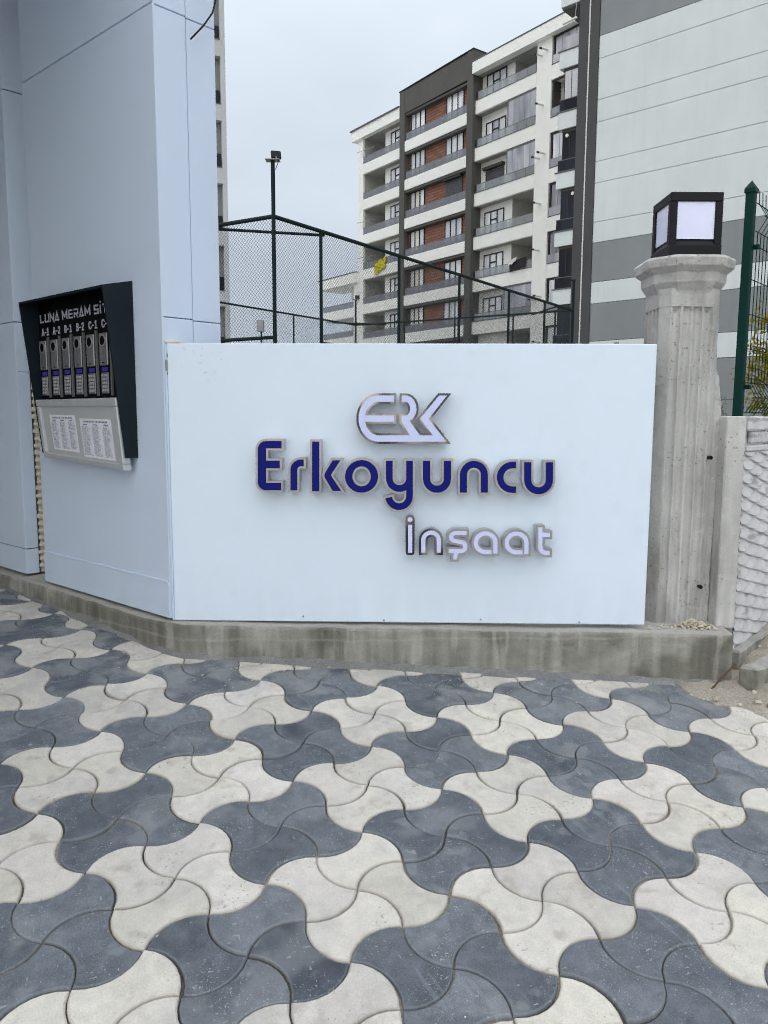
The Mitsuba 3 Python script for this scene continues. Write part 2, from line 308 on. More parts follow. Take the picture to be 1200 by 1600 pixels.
far = np.r_[-900, -300, -100, -40, -20, np.linspace(-10, 10, 41), 20, 40, 100, 300, 900]
obj('ground', grid_mesh(far, np.r_[-900, -300, -60, -20, np.linspace(-14, 6, 61), 10, 30, 80, 300, 900], lambda x, y: gz(x, y) - 0.034), 'far_ground', smooth=True, kind='structure')

# geometry of the entrance: the sign's face, the pier's two faces
YAW = math.radians(1.3)
ES = np.array([math.cos(YAW), -math.sin(YAW)])
NS = np.array([-math.sin(YAW), -math.cos(YAW)])
PL = np.array([0.128, 3.84])                                # on the plinth's front face
FS = Frame(PL - NS * 0.05, ES)                              # the sign's face
C0 = np.array([-1.107, 3.918])                              # the pier's corner
DL, DR = np.array([-0.75349, 0.65746]), np.array([0.71433, 0.69981])
FL_ = Frame(C0, -DL)                                        # the intercom wall: local x = -distance from the corner
FR_ = Frame(C0, DR)                                         # the pier's right-hand face

# plinth line (front edge in plan), left to right
nl = np.array([-0.65746, -0.75349])
plinth_front = [C0 + DL * 4.2 + nl * 0.05, C0 + DL * 0.16 + nl * 0.05, PL + ES * (-1.16), PL + ES * 1.645]
line_front = LineString(plinth_front)

# ------------------------------------------------------------------ pavement: bone-shaped pavers in groups of four
A_ = 0.2
LU, LV, LO = np.array([0.6837, -0.7225]), np.array([0.7287, 0.6834]), np.array([-0.6421, 2.2342])
def edge_arc(p, q, bulge, n=7):
    """points from p up to (not including) q; bulge > 0 leaves to the right-hand side"""
    p, q = np.array(p, float), np.array(q, float); d = q - p; nrm = np.array([d[1], -d[0]])
    t = np.arange(n) / n
    R, h = 1 / math.sqrt(2), 0.5
    off = np.sqrt(R * R - (t - 0.5) ** 2) - h
    return p + t[:, None] * d + bulge * off[:, None] * nrm
def bone(kind):
    s = 1 if kind else -1
    pts = np.vstack([edge_arc((0, 0), (1, 0), s), edge_arc((1, 0), (1, 1), -s), edge_arc((1, 1), (0, 1), s), edge_arc((0, 1), (0, 0), -s)]) - 0.5
    return pts * A_
def inset(pts, g):
    return np.array(Polygon(pts).buffer(-g, join_style=2).exterior.coords)
BASE = {}
for kind in (0, 1):
    p0 = bone(kind)
    nxt, prv = np.roll(p0, -1, 0), np.roll(p0, 1, 0)
    a1 = p0 - prv; a2 = nxt - p0
    n1 = np.c_[-a1[:, 1], a1[:, 0]] / np.linalg.norm(a1, axis=1)[:, None]; n2 = np.c_[-a2[:, 1], a2[:, 0]] / np.linalg.norm(a2, axis=1)[:, None]
    nn = n1 + n2; nn /= np.maximum(0.35, (nn * nn).sum(1) / 2)[:, None]
    rings = [(p0 + nn * 0.0026, -0.035), (p0 + nn * 0.0026, -0.0062), (p0 + nn * 0.0042, -0.0021), (p0 + nn * 0.0080, 0.0)]
    N = len(p0)
    V = np.vstack([np.c_[r, np.full(N, z)] for r, z in rings])
    Fc = []
    for k in range(3):
        for i in range(N):
            j = (i + 1) % N
            Fc += [[k * N + i, k * N + j, (k + 1) * N + j], [k * N + i, (k + 1) * N + j, (k + 1) * N + i]]
    tri = trimesh.creation.triangulate_polygon(Polygon(rings[3][0]), engine='earcut')
    tv, tf = tri
    lut = [int(np.argmin(((rings[3][0] - q) ** 2).sum(1))) for q in tv]
    for t in tf:
        t = [lut[i] for i in t]
        q = rings[3][0][t]
        if np.cross(np.r_[q[1] - q[0], 0], np.r_[q[2] - q[0], 0])[2] < 0: t = t[::-1]
        Fc.append([3 * N + i for i in t])
    BASE[kind] = (V, np.array(Fc))
FLIP = 0
tiles = []
def keep_tile(c):
    d = line_front.distance(Point(c))
    side = c[1] < np.interp(c[0], [p[0] for p in plinth_front], [p[1] for p in plinth_front])
    if not side and d > 0.085: return False
    if c[0] > 1.40 and c[1] > 3.74 - 0.95 * (c[0] - 1.40): return False
    return abs(c[0]) < 4.6 and -2.8 < c[1] < 6.4
for i in range(-26, 27):
    for j in range(-26, 27):
        for a in (0, 1):
            for b in (0, 1):
                c = LO + 0.4 * (i * LU + j * LV) + 0.2 * ((a - 0.5) * LU + (b - 0.5) * LV)
                if keep_tile(c):
                    tiles.append((c, (a + b + FLIP) % 2, (i + j) % 2, i, j))
def tile_mesh(c, kind, dark, i, j):
    V, Fc = BASE[kind]
    tr = np.random.default_rng(int((c[0] + 50) * 1000) * 7919 + int((c[1] + 50) * 1000))
    rot = tr.normal(0, 0.006)
    cs, sn = math.cos(rot), math.sin(rot)
    x, y = cs * V[:, 0] - sn * V[:, 1], sn * V[:, 0] + cs * V[:, 1]
    P = c + tr.normal(0, 0.0015, 2) + x[:, None] * LU + y[:, None] * LV
    z = gz(P[:, 0], P[:, 1]) + V[:, 2] + tr.normal(0, 0.0016) + (x * tr.normal(0, 0.010) + y * tr.normal(0, 0.010))
    tone = (tr.uniform() * 0.75 + 0.25 * np.random.default_rng(abs(i * 131 + j * 17 + 999)).uniform(), tr.uniform())
    return trimesh.Trimesh(np.c_[P, z], Fc[:, ::-1] if np.cross(np.r_[LU, 0], np.r_[LV, 0])[2] < 0 else Fc, process=False), np.tile(tone, (len(V), 1))
def seen(c):
    p = np.r_[c, gz(*c)] - EYE
    w = p @ _f
    if w < 0.3: return -1
    x, y = 600 + FPX * (p @ CAM_R) / w, 800 + FPX * (p @ CAM_D) / w
    return 1 / w if -70 < x < 1270 and y < 1680 else -1
order = sorted(range(len(tiles)), key=lambda k: -seen(tiles[k][0]))
vis = [k for k in order if seen(tiles[k][0]) > 0][:300]
obj('pavement', grid_mesh(np.linspace(-4.75, 4.75, 97), np.linspace(-2.95, 6.6, 97), lambda x, y: gz(x, y) - 0.0105 + 0.009 * (meshkit.noise(np.stack([x * 6, y * 6, x * 0], -1)) - 0.5)), 'joint_sand', smooth=True, kind='structure')
for k in vis:
    m, uv = tile_mesh(*tiles[k])
    obj('paving_stone', m, 'paver_dark' if tiles[k][2] else 'paver_light', 'pavement', uv=uv)
for dark in (0, 1):
    rest = [tile_mesh(*tiles[k]) for k in range(len(tiles)) if k not in set(vis) and tiles[k][2] == dark]
    obj('outer_paving', cat([m for m, _ in rest]), 'paver_dark' if dark else 'paver_light', 'pavement', uv=np.vstack([u for _, u in rest]), kind='stuff')

# mortar spilt along the foot of the plinth, darkened as its contact shade
def strip(path, width, height, n_along, n_across, seed, lift=0.004):
    L = LineString(path)
    V = []
    for i in range(n_along + 1):
        s = L.length * i / n_along
        p = np.array(L.interpolate(s).coords[0]); q = np.array(L.interpolate(min(L.length, s + 0.05)).coords[0]); o = np.array(L.interpolate(max(0, s - 0.05)).coords[0])
        t = (q - o) / np.linalg.norm(q - o); nrm = np.array([t[1], -t[0]])
        w = width * (0.35 + 1.3 * meshkit.fbm(np.array([s * 2.6, seed, 0.0]), 3, seed))
        for k in range(n_across + 1):
            f = k / n_across
            c = p + nrm * (-0.02 + f * w)
            h = lift + height * (1 - f) ** 1.7 * (0.4 + 1.2 * meshkit.fbm(np.array([s * 7, f * 2, seed]), 3, seed)) + 0.010 * (meshkit.fbm(np.array([c[0] * 30, c[1] * 30, seed]), 3) - 0.5) * (1 - f) - 0.016 * f ** 3
            V.append([*c, gz(*c) + h])
    n = n_across + 1
    i = (np.arange(n_along)[:, None] * n + np.arange(n_across)[None]).ravel()
    return trimesh.Trimesh(V, np.r_[np.c_[i, i + 1, i + n + 1], np.c_[i, i + n + 1, i + n]][:, ::-1], process=False)
k = obj('shaded_mortar_spill', strip(plinth_front, 0.060, 0.028, 300, 10, 3), 'mortar', smooth=True)
tag(k, 'grey mortar and dust spilt along the foot of the concrete plinth, toned darker as contact shade', 'mortar', kind='stuff')

# sandy dirt at the right-hand corner
def dirt_z(x, y):
    b = gz(x, y)
    e = np.clip((y - (3.72 - 0.95 * (x - 1.40))) / 0.20, 0, 1)
    rise = np.clip((x - 1.75) / 0.9, 0, 1) * np.clip((y - 3.5) / 0.6, 0, 1) * 0.16
    return b - 0.03 + e * (0.045 + rise) + (0.05 * (meshkit.fbm(np.stack([x * 7, y * 7, x * 0], -1), 4, 2) - 0.5) + 0.02 * (meshkit.fbm(np.stack([x * 38, y * 38, x * 0], -1), 3, 4) - 0.5)) * (0.4 + e)
obj('dirt', grid_mesh(np.linspace(1.0, 5.0, 161), np.linspace(1.9, 6.0, 165), dirt_z), 'sandy_soil', smooth=True, kind='structure')
def pebble(c, r, tr, flat=0.6):
    m = trimesh.creation.icosphere(subdivisions=1, radius=1)
    m.vertices = m.vertices * tr.uniform(0.6, 1.25, 3) * np.array([1, 1, flat]) * r + tr.normal(0, 0.16 * r, m.vertices.shape)
    m.apply_transform(trimesh.transformations.euler_matrix(*tr.uniform(-0.5, 0.5, 2), tr.uniform(0, 6.28)))
    m.apply_translation(c); return m
peb = []
for _ in range(620):
    x = rng.uniform(1.3, 2.9); y = rng.uniform(2.7, 4.3)
    if y < 3.70 - 0.95 * (x - 1.40) or (x < 1.80 and y > 3.74): continue
    r = rng.choice([0.004, 0.007, 0.011, 0.018], p=[0.48, 0.3, 0.15, 0.07])
    peb.append(pebble((x, y, float(dirt_z(x, y)) + 0.3 * r), r, rng))
k = obj('gravel', cat(peb), 'stone_pale'); tag(k, 'scattered pale pebbles and grit on the sandy dirt at the right corner', 'gravel', kind='stuff')
grit = []
for _ in range(420):
    s = rng.uniform(0, line_front.length); p = np.array(line_front.interpolate(s).coords[0]); d = abs(rng.normal(0, 0.16)) + 0.03
    c = p + np.array([0.02, -1.0]) * d
    r = rng.choice([0.002, 0.003, 0.005], p=[0.5, 0.35, 0.15])
    grit.append(pebble((*c, float(gz(*c)) + 0.004), r, rng))
for _ in range(170):
    c = rng.uniform([-2.4, 1.6], [2.0, 3.7]); r = rng.choice([0.0012, 0.002, 0.0032], p=[0.55, 0.3, 0.15])
    grit.append(pebble((*c, float(gz(*c)) + 0.001), r, rng))
k = obj('grit', cat(grit), 'stone_pale'); tag(k, 'tiny bits of grit and mortar crumbs scattered over the paving stones', 'grit', kind='stuff')
for lab, c, r in (('larger pale stone lying on the dirt at the right edge', (2.05, 3.68), 0.022), ('small white stone on the dirt below the corner of the plinth', (1.62, 3.62), 0.015), ('pale stone chip on the dirt beside the rusty rod', (1.52, 3.68), 0.011)):
    k = obj('stone', pebble((*c, float(dirt_z(*c)) + 0.5 * r), r, rng), 'stone_pale'); tag(k, lab, 'stone')
for lab, c, r in (('jagged grey rubble lump on the dirt above the kerb stone', (2.22, 4.02), 0.030), ('flat grey rubble piece on the dirt right of the kerb stone', (2.16, 3.62), 0.026), ('brown clod of earth on the dirt beside the last dark paving stone', (1.86, 3.56), 0.018)):
    k = obj('rubble', pebble((*c, float(dirt_z(*c)) + 0.4 * r), r, rng), 'plinth_concrete'); tag(k, lab, 'rubble')
cb = bx(-0.30, 0.30, -0.045, 0.045, -0.12, 0.050, 0.012); cb = roughen(cb, 0.012, 13, 0.025, 3)
cb.apply_transform(trimesh.transformations.rotation_matrix(math.radians(34), [0, 0, 1])); cb.apply_translation([2.06, 3.90, float(dirt_z(2.06, 3.90)) + 0.015])
k = obj('kerb_stone', cb, 'plinth_concrete', smooth=30); tag(k, 'weathered grey kerb stone half sunk in the dirt at the right edge', 'kerb stone')
a, b = pix(1108, 1081, (0, 3.70, 0), np.array([0, 1.0, 0])), pix(1149, 1038, (0, 3.76, 0), np.array([0, 1.0, 0]))
k = obj('rusty_rod', tube([a, a * 0.5 + b * 0.5 + [0, 0, 0.004], b], 0.005, 6), 'rust', smooth=True); tag(k, 'thin rusty rod leaning against the right end of the plinth', 'rod')
k = obj('twig', tube([(1.75, 3.42, float(dirt_z(1.75, 3.42)) + 0.008), (1.95, 3.33, float(dirt_z(1.95, 3.33)) + 0.010), (2.1, 3.22, float(dirt_z(2.1, 3.22)) + 0.008)], 0.004, 5), 'bark', smooth=True); tag(k, 'dry brown twig lying on the dirt beside the last paving stones', 'twig')

# ------------------------------------------------------------------ plinth
def plinth_mesh():
    prof = [(0.012, -0.60), (0.004, -0.16), (0.0, -0.022), (0.006, -0.006), (0.022, 0.0), (0.10, 0.003), (0.30, 0.003), (0.62, 0.0), (0.62, -0.6)]
    fine = []
    for (a0, a1), (b0, b1) in zip(prof[:-1], prof[1:]):
        n = max(1, int(math.hypot(b0 - a0, b1 - a1) / 0.035))
        fine += [(a0 + (b0 - a0) * t / n, a1 + (b1 - a1) * t / n) for t in range(n)]
    fine.append(prof[-1])
    pts = [plinth_front[0]]
    for p, q in zip(plinth_front[:-1], plinth_front[1:]):
        n = max(1, int(np.linalg.norm(q - p) / 0.035)); pts += [p + (q - p) * t / n for t in range(1, n + 1)]
    pts = np.array(pts)
    t = np.gradient(pts, axis=0); t /= np.linalg.norm(t, axis=1)[:, None]
    inw = np.c_[-t[:, 1], t[:, 0]]
    V = []
    for i, p in enumerate(pts):
        u = (p - PL) @ ES
        zt = CZ + np.interp(u, [-1.3, 0, 1.65], [-1.052, -1.064, -1.076])
        for o, z in fine: V.append([*(p + inw[i] * o), zt + z])
    n = len(fine)
    i = (np.arange(len(pts) - 1)[:, None] * n + np.arange(n - 1)[None]).ravel()
    F = np.r_[np.c_[i, i + n, i + n + 1], np.c_[i, i + n + 1, i + 1]]
    m = trimesh.Trimesh(V, F, process=False)
    for e in (0, (len(pts) - 1) * n):
        poly = [(o, z) for o, z in fine]
        tv, tf = trimesh.creation.triangulate_polygon(Polygon(poly), engine='earcut')
        lut = [e + int(np.argmin(((np.array(fine) - q) ** 2).sum(1))) for q in tv]
        ff = np.array([[lut[x] for x in tri] for tri in tf])
        m = trimesh.Trimesh(m.vertices, np.r_[m.faces, ff if e else ff[:, ::-1]], process=False)
    p = m.vertices
    d = np.stack([meshkit.fbm(p * 9 + 7.3 * k, 4, k) for k in range(3)], -1) - 0.5
    d2 = np.stack([meshkit.fbm(p * 38 + 3.3 * k, 3, k + 5) for k in range(3)], -1) - 0.5
    m.vertices = p + d * np.array([0.018, 0.018, 0.016]) + d2 * 0.006
    return m
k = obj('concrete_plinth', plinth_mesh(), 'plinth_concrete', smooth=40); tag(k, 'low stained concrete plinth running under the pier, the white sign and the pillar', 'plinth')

# ------------------------------------------------------------------ white clad piers on the left
PIER_TOP = 2.6
pier = thing('clad_pier', 'tall white clad gate pier that carries the dark intercom cabinet', 'pier')
core = Polygon([(0, 0), (0.30 * DR[0], 0.30 * DR[1]), tuple(0.30 * DR + 1.38 * DL), tuple(1.38 * DL)])
core = core.buffer(-0.012, join_style=2)
cm = trimesh.creation.extrude_polygon(core, PIER_TOP + 1.03, engine='earcut'); cm.apply_translation([*C0, CZ - 1.03])
obj('core', cm, 'clad_core', pier)
TH = 0.012
for z0, z1, up in ((-1.036, -0.846, 0.006), (-0.842, 1.958, 0.0), (1.963, PIER_TOP, 0.0)):
    obj('cladding_panel', FL_(bx(-1.39, -0.0005, -up, TH, z0, z1, 0.0025)), 'clad_white', pier, smooth=20)
for x0, x1 in ((0.0005, 0.1735), (0.1765, 0.338)):
    for z0, z1 in ((-1.036, 0.497), (0.502, 1.948), (1.953, PIER_TOP)):
        dz = 0.0 if x0 < 0.1 else -0.006
        obj('cladding_panel', FR_(bx(x0, x1, 0.0, TH, z0 + (0 if z0 < -1 else dz), z1 + dz, 0.002)), 'clad_white', pier, smooth=20)
obj('seam_trim', FL_(bx(-1.388, -0.01, -0.010, -0.001, -0.850, -0.838, 0.002)), 'clad_white', pier)
pier2 = thing('clad_pier', 'narrow white clad pier at the left edge of the picture', 'pier')
F2 = Frame(C0 + DL * 1.66, -DL); F2R = Frame(C0 + DL * 1.66, DR)
obj('core', F2(bx(-1.6, -0.012, 0.014, 0.16, -1.03, PIER_TOP)), 'clad_core', pier2)
for z0, z1 in ((-1.03, -0.865), (-0.86, 0.60), (0.605, 2.0), (2.005, PIER_TOP)):
    obj('cladding_panel', F2(bx(-1.6, -0.0005, 0.0, TH, z0, z1, 0.0025)), 'clad_white', pier2, smooth=20)
    x1 = 0.086 if z1 < 0.3 else 0.10
    for a0, a1 in (((z0, z1),) if not (z0 < 0.25 < z1) else ((z0, 0.29), (0.29, z1))):
        obj('cladding_panel', F2R(bx(0.0005, 0.082 if a1 <= 0.3 else 0.19, 0.0, TH, a0 + 0.001, a1 - 0.001, 0.002)), 'clad_white', pier2, smooth=20)
obj('back_wall', F2R(bx(0.088, 0.9, 0.035, 0.12, -1.03, PIER_TOP)), 'clad_core', pier2)
obj('foam_backing', F2R(bx(0.070, 0.20, 0.020, 0.034, -1.03, 0.25)), 'foam_beige', pier2, label='beige foam strip filling the slot beside the intercom pier')
zz = np.arange(-1.0, 0.2, 0.047)
for z in zz:
    w = rng.uniform(0.8, 1.2)
    b = bx(0.088 + 0.004 * rng.normal(), 0.145, -0.004, 0.022, z, z + 0.026 * w, 0.006)
    b.apply_transform(trimesh.transformations.rotation_matrix(0.25 + 0.12 * rng.normal(), [0, 1, 0], [0.11, 0, z]))
    obj('foam_tooth', F2R(b), 'foam_beige', pier2)
jb = thing('junction_box', 'small beige junction box on the left pier beside the intercom cabinet', 'junction box')
x0, z0 = FL_.uz(37, 612, -0.12); x1, z1 = FL_.uz(55, 581, -0.12)
obj('body', FL_(bx(x0, x1, 0.10, 0.16, z0, z1, 0.006)), 'box_beige', jb); obj('lid', FL_(bx(x0 + 0.006, x1 - 0.006, 0.092, 0.10, z0 + 0.008, z1 - 0.008, 0.003)), 'box_beige', jb)

# unseen canopy and dark block, added to shade the intercom wall
gc = thing('added_canopy', 'added unseen white slab above the piers that shades the intercom wall', 'canopy')
slab = trimesh.creation.extrude_polygon(Polygon([(-1.2, 4.3), (-1.45, 3.4), (-3.1, 0.6), (-5.0, -1.5), (-10.5, -1.5), (-10.5, 7.5), (-3.0, 7.5)]), 0.6, engine='earcut'); slab.apply_translation([0, 0, CZ + PIER_TOP + 0.01])
obj('shade_slab', slab, 'clad_white', gc)
gh = thing('shade_block', 'added unseen dark block left of the piers that shades the intercom wall', 'shade_block')  # added out of view to keep light off the intercom wall
obj('wall', FL_(bx(-6.5, -2.20, -5.0, -0.25, -2.6, PIER_TOP, 0.01)), 'stucco_dark', gh)
obj('added_pier', bx(-10.4, -9.0, -1.0, 0.6, -1.2, CZ + PIER_TOP, 0.01), 'clad_white', gc); obj('added_pier', bx(-10.4, -9.0, 5.6, 7.2, -0.2, CZ + PIER_TOP, 0.01), 'clad_white', gc)  # added supports under the unseen canopy

cbl = thing('loose_cable', 'loose black cable dangling beside the top of the pier', 'cable')
Pc = FR_.P + FR_.n * 0.06
obj('strand', tube([pix(*q, Pc, FR_.n) for q in [(338, -30), (337, 0), (332, 20), (318, 40), (298, 61)]], 0.0045, 6), 'lamp_black', cbl, smooth=True)

# ------------------------------------------------------------------ intercom cabinet
cab = thing('intercom_cabinet', 'dark slate intercom cabinet with six call panels and two lists', 'intercom cabinet')
SR, SL = 0.257, 1.200                                        # distances from the pier's corner
def prof(o): return Polygon([(o0, z0) for o0, z0 in o])
cheek = [(0.002, 0.70), (0.17, 0.66), (0.072, -0.21), (0.002, -0.21)]
def cheek_mesh(s0, s1):
    m = trimesh.creation.extrude_polygon(Polygon(cheek), s1 - s0, engine='earcut')
    v = m.vertices.copy(); m.vertices = np.c_[-s0 - v[:, 2], -v[:, 0], v[:, 1]]; m.fix_normals(); return m
obj('side_cheek', FL_(cheek_mesh(SR, SR + 0.010)), 'cabinet_slate', cab); obj('side_cheek', FL_(cheek_mesh(SL - 0.010, SL)), 'cabinet_slate', cab)
top = trimesh.convex.convex_hull(np.array([(-s, -o, z + dz) for s in (SR + 0.010, SL - 0.010) for o, z in ((0.002, 0.70), (0.17, 0.66)) for dz in (0, -0.012)]))
obj('top_board', FL_(top), 'cabinet_slate', cab)
FO = 0.062
fp = obj('face_panel', FL_(bx(-SL + 0.011, -SR - 0.011, -FO, -0.01, 0.108, 0.684, 0.0)), 'black_gloss', cab)
valance = trimesh.convex.convex_hull(np.array([(-s, -o, z) for s in (SR + 0.011, SL - 0.011) for o, z in ((0.168, 0.645), (0.158, 0.56), (0.150, 0.56), (0.160, 0.645))]))
def letter_line(strokes, x0, z0, h, width, gap, t, names):
    """stroke letters in a squared techno alphabet; returns one polygon per letter"""
    out, x = [], x0
    for ch in names:
        if ch == ' ': x += width * 0.55; continue
        w = {'M': 1.25, 'I': 0.22, 'T': 0.95}.get(ch, 1.0) * width
        g = unary_union([LineString([(x + a * w, z0 + b * h) for a, b in ln]).buffer(t / 2, cap_style=2, join_style=2) if len(ln) > 1 else Point(x + ln[0][0] * w, z0 + ln[0][1] * h).buffer(t * 0.6) for ln in strokes[ch]])
        out.append((ch, g)); x += w + gap
        if ch == 'T': width, gap = width * 0.78, gap * 0.7        # the last letters stand closer together
    return out
ALPHA = {'L': [[(0, 1), (0, 0.08), (0.9, 0.08)]], 'U': [[(0, 1), (0, 0.08), (0.9, 0.08), (0.9, 1)]], 'N': [[(0, 0), (0, 0.95), (0.9, 0.05), (0.9, 1)]],
         'A': [[(0, 0), (0.45, 0.98), (0.9, 0)], [(0.3, 0.1), (0.85, 0.1)]], 'M': [[(0, 0), (0, 0.95), (0.45, 0.3), (0.9, 0.95), (0.9, 0)]],
         'E': [[(0.9, 0.92), (0, 0.92)], [(0.9, 0.5), (0, 0.5)], [(0.9, 0.08), (0, 0.08)], [(0.03, 0.92), (0.03, 0.08)]], 'R': [[(0, 0.92), (0.9, 0.92), (0.9, 0.45), (0.1, 0.45)], [(0.45, 0.45), (0.92, 0)], [(0.05, 0.6), (0.05, 0)]],
         'S': [[(0.9, 0.92), (0.05, 0.92), (0.05, 0.5), (0.9, 0.5), (0.9, 0.08), (0, 0.08)]], 'I': [[(0.4, 0), (0.4, 0.95)], [(0.4, 1.25)]], 'T': [[(0, 0.92), (1, 0.92)], [(0.5, 0.92), (0.5, 0)]]}
# photographed from the right, the cheek hides the end of the name
tx0, tz0 = -1.160, 0.548
for ch, g in letter_line(ALPHA, tx0, tz0, 0.048, 0.0450, 0.0160, 0.0085, 'LUNA MERAM SITESI'):
    obj('lettering', FL_(ext(g, -FO - 0.0025, -FO + 0.001)), 'lettering_white', fp)
US = [1.134, 0.997, 0.860, 0.723, 0.586, 0.449]              # centres of the six call panels
for s, txt in zip(US, ('A-1', 'A-2', 'B-1', 'B-2', 'C-1', 'C-2')):
    m = meshkit.text_mesh(txt, 0.041, 0.003, bold=True)
    v = m.vertices.copy(); v[:, 0] *= 0.80; v[:, 0] += 0.026 - (v[:, 0].min() + v[:, 0].max()) / 2
    m.vertices = np.c_[-s + v[:, 0], -FO - 0.003 + (0.003 - v[:, 2]), 0.474 + v[:, 1]]
    m.fix_normals()
    obj('lettering', FL_(m), 'lettering_white', fp)
unit_display_emit = {'type': 'area', 'radiance': {'type': 'rgb', 'value': [0.003, 0.0025, 0.022]}}
for s in US:
    u = obj('call_panel', FL_(bx(-s - 0.040, -s + 0.040, -FO - 0.010, -FO, 0.275, 0.445, 0.003)), 'unit_metal', cab)
    ring = trimesh.creation.annulus(0.0255, 0.031, 0.006, sections=28); ring.apply_transform(trimesh.transformations.rotation_matrix(math.pi / 2, [1, 0, 0])); ring.apply_translation([-s, -FO - 0.012, 0.405])
    obj('ring', FL_(ring), 'key_metal', u, smooth=30)
    lens = trimesh.creation.cylinder(0.0255, 0.004, sections=28); lens.apply_transform(trimesh.transformations.rotation_matrix(math.pi / 2, [1, 0, 0])); lens.apply_translation([-s, -FO - 0.011, 0.405])
    obj('speaker', FL_(lens), 'black_gloss', u)
    obj('mark', FL_(bx(-s - 0.010, -s + 0.010, -FO - 0.0112, -FO - 0.009, 0.286, 0.292)), 'black_gloss', u)
    scene_key = obj('display', FL_(bx(-s - 0.026, -s + 0.026, -FO - 0.006, -FO + 0.001, 0.244, 0.266)), 'black_gloss', cab, label='blue lit display')
    scene[scene_key]['emitter'] = unit_display_emit
    kp = obj('keypad', FL_(bx(-s - 0.036, -s + 0.036, -FO - 0.007, -FO, 0.128, 0.238, 0.002)), 'unit_metal', cab)
    for r in range(5):
        for c in range(3):
            obj('button', FL_(bx(-s - 0.026 + c * 0.019, -s - 0.026 + c * 0.019 + 0.0145, -FO - 0.0105, -FO - 0.0065, 0.138 + r * 0.0195, 0.138 + r * 0.0195 + 0.0135, 0.0015)), 'key_metal', kp)
for s in [0.5 * (a + b) for a, b in zip(US[:-1], US[1:])] + [0.372]:
    obj('divider', FL_(bx(-s - 0.006, -s + 0.006, -FO - 0.014, -FO, 0.115, 0.462, 0.002)), 'trim_grey', cab)
# notice board: tilted with the cabinet's front edge
nb = trimesh.transformations.rotation_matrix(0, [1, 0, 0])
bw0, bw1, bz0, bz1 = -1.172, -0.272, -0.255, 0.102
def board(m):                                               # the board's foot leans in towards the wall, its right side hangs a little lower
    v = m.vertices.copy(); v[:, 1] += 0.10 * (0.10 - v[:, 2]) - 0.10
    v[:, 2] -= 0.042 * np.clip((0.10 - v[:, 2]) / 0.35, 0, 1) * (v[:, 0] - bw0) / (bw1 - bw0) - 0.018 * np.clip((0.10 - v[:, 2]) / 0.35, 0, 1)
    m = m.copy(); m.vertices = v; return FL_(m)
nbk = obj('notice_board', board(bx(bw0 + 0.01, bw1 - 0.01, 0.0, 0.03, bz0 + 0.01, bz1 - 0.01)), 'board_back', cab)
for x0, x1, z0, z1 in ((bw0, bw1, bz1 - 0.042, bz1), (bw0, bw1, bz0, bz0 + 0.032), (bw0, bw0 + 0.040, bz0 + 0.033, bz1 - 0.043), (bw1 - 0.034, bw1, bz0 + 0.033, bz1 - 0.043)):
    obj('frame_rail', board(bx(x0, x1, -0.014, 0.034, z0, z1, 0.005)), 'aluminium', nbk, smooth=20)
for x0, x1, z0, z1 in ((-1.045, -0.745, -0.195, 0.012), (-0.695, -0.365, -0.212, -0.004)):
    v = np.array([[x0, -0.002, z0], [x1, -0.002, z0], [x1, -0.002, z1], [x0, -0.002, z1], [x0, -0.001, z0], [x1, -0.001, z0], [x1, -0.001, z1], [x0, -0.001, z1]])
    m = trimesh.Trimesh(v, [[0, 1, 2], [0, 2, 3], [4, 6, 5], [4, 7, 6], [0, 4, 5], [0, 5, 1], [1, 5, 6], [1, 6, 2], [2, 6, 7], [2, 7, 3], [3, 7, 4], [3, 4, 0]], process=False)
    uv = np.tile([[0, 0], [1, 0], [1, 1], [0, 1.0]], (2, 1))
    obj('paper', board(m), 'paper_list', nbk, uv=uv, label='printed name list in three columns')
obj('wall_bracket', FL_(bx(-1.0, -0.35, -0.03, -0.001, -0.19, -0.10)), 'cabinet_slate', cab)

# ------------------------------------------------------------------ the sign
sg = thing('entrance_sign', 'wide white sign panel with raised blue and white channel letters', 'sign')
obj('panel', FS(bx(-1.217, 1.211, 0.0, 0.028, -1.046, 0.370, 0.003)), 'sign_white', sg, smooth=20)
obj('rear_frame', FS(bx(-1.19, 1.18, 0.030, 0.065, -1.03, 0.345)), 'steel_grey', sg)
for px, py in ((474, 963), (751, 968), (600, 969), (905, 972)):
    x, z = FS.uz(px, py)
    c = trimesh.creation.cylinder(0.0045, 0.006, sections=10); c.apply_transform(trimesh.transformations.rotation_matrix(math.pi / 2, [1, 0, 0])); c.apply_translation([x, -0.002, z])
    obj('screw', FS(c), 'steel_grey', sg)
x, z = FS.uz(965, 538); obj('bracket', FS(bx(x - 0.008, x + 0.008, 0.004, 0.04, 0.366, 0.382, 0.003)), 'steel_grey', sg)
obj('edge_profile', FS(bx(-1.228, -1.2185, -0.002, 0.03, -1.046, 0.366, 0.002)), 'clad_white', sg)
obj('top_profile', FS(bx(-1.228, -1.15, 0.0, 0.05, 0.3715, 0.381, 0.002)), 'foam_beige', sg)
obj('latch', FS(bx(-1.226, -1.213, -0.006, -0.0015, 0.235, 0.288, 0.002)), 'steel_grey', sg); obj('edge_dent', FS(cat(bx(-1.2175, -1.2135, -0.0008, 0.004, 0.298, 0.322), bx(-1.2165, -1.2135, -0.0008, 0.004, 0.215, 0.229))), 'lamp_black', sg)
STAND, FRONT = 0.022, 0.092
def Cr(x0, y0, k):
    return lambda q: [(x0 + a / k, y0 + b / k) for a, b in q]
def arc(cx, cy, rx, ry, a0, a1, n=18):
    return [(cx + rx * math.cos(math.radians(a0 + (a1 - a0) * t / n)), cy + ry * math.sin(math.radians(a0 + (a1 - a0) * t / n))) for t in range(n + 1)]
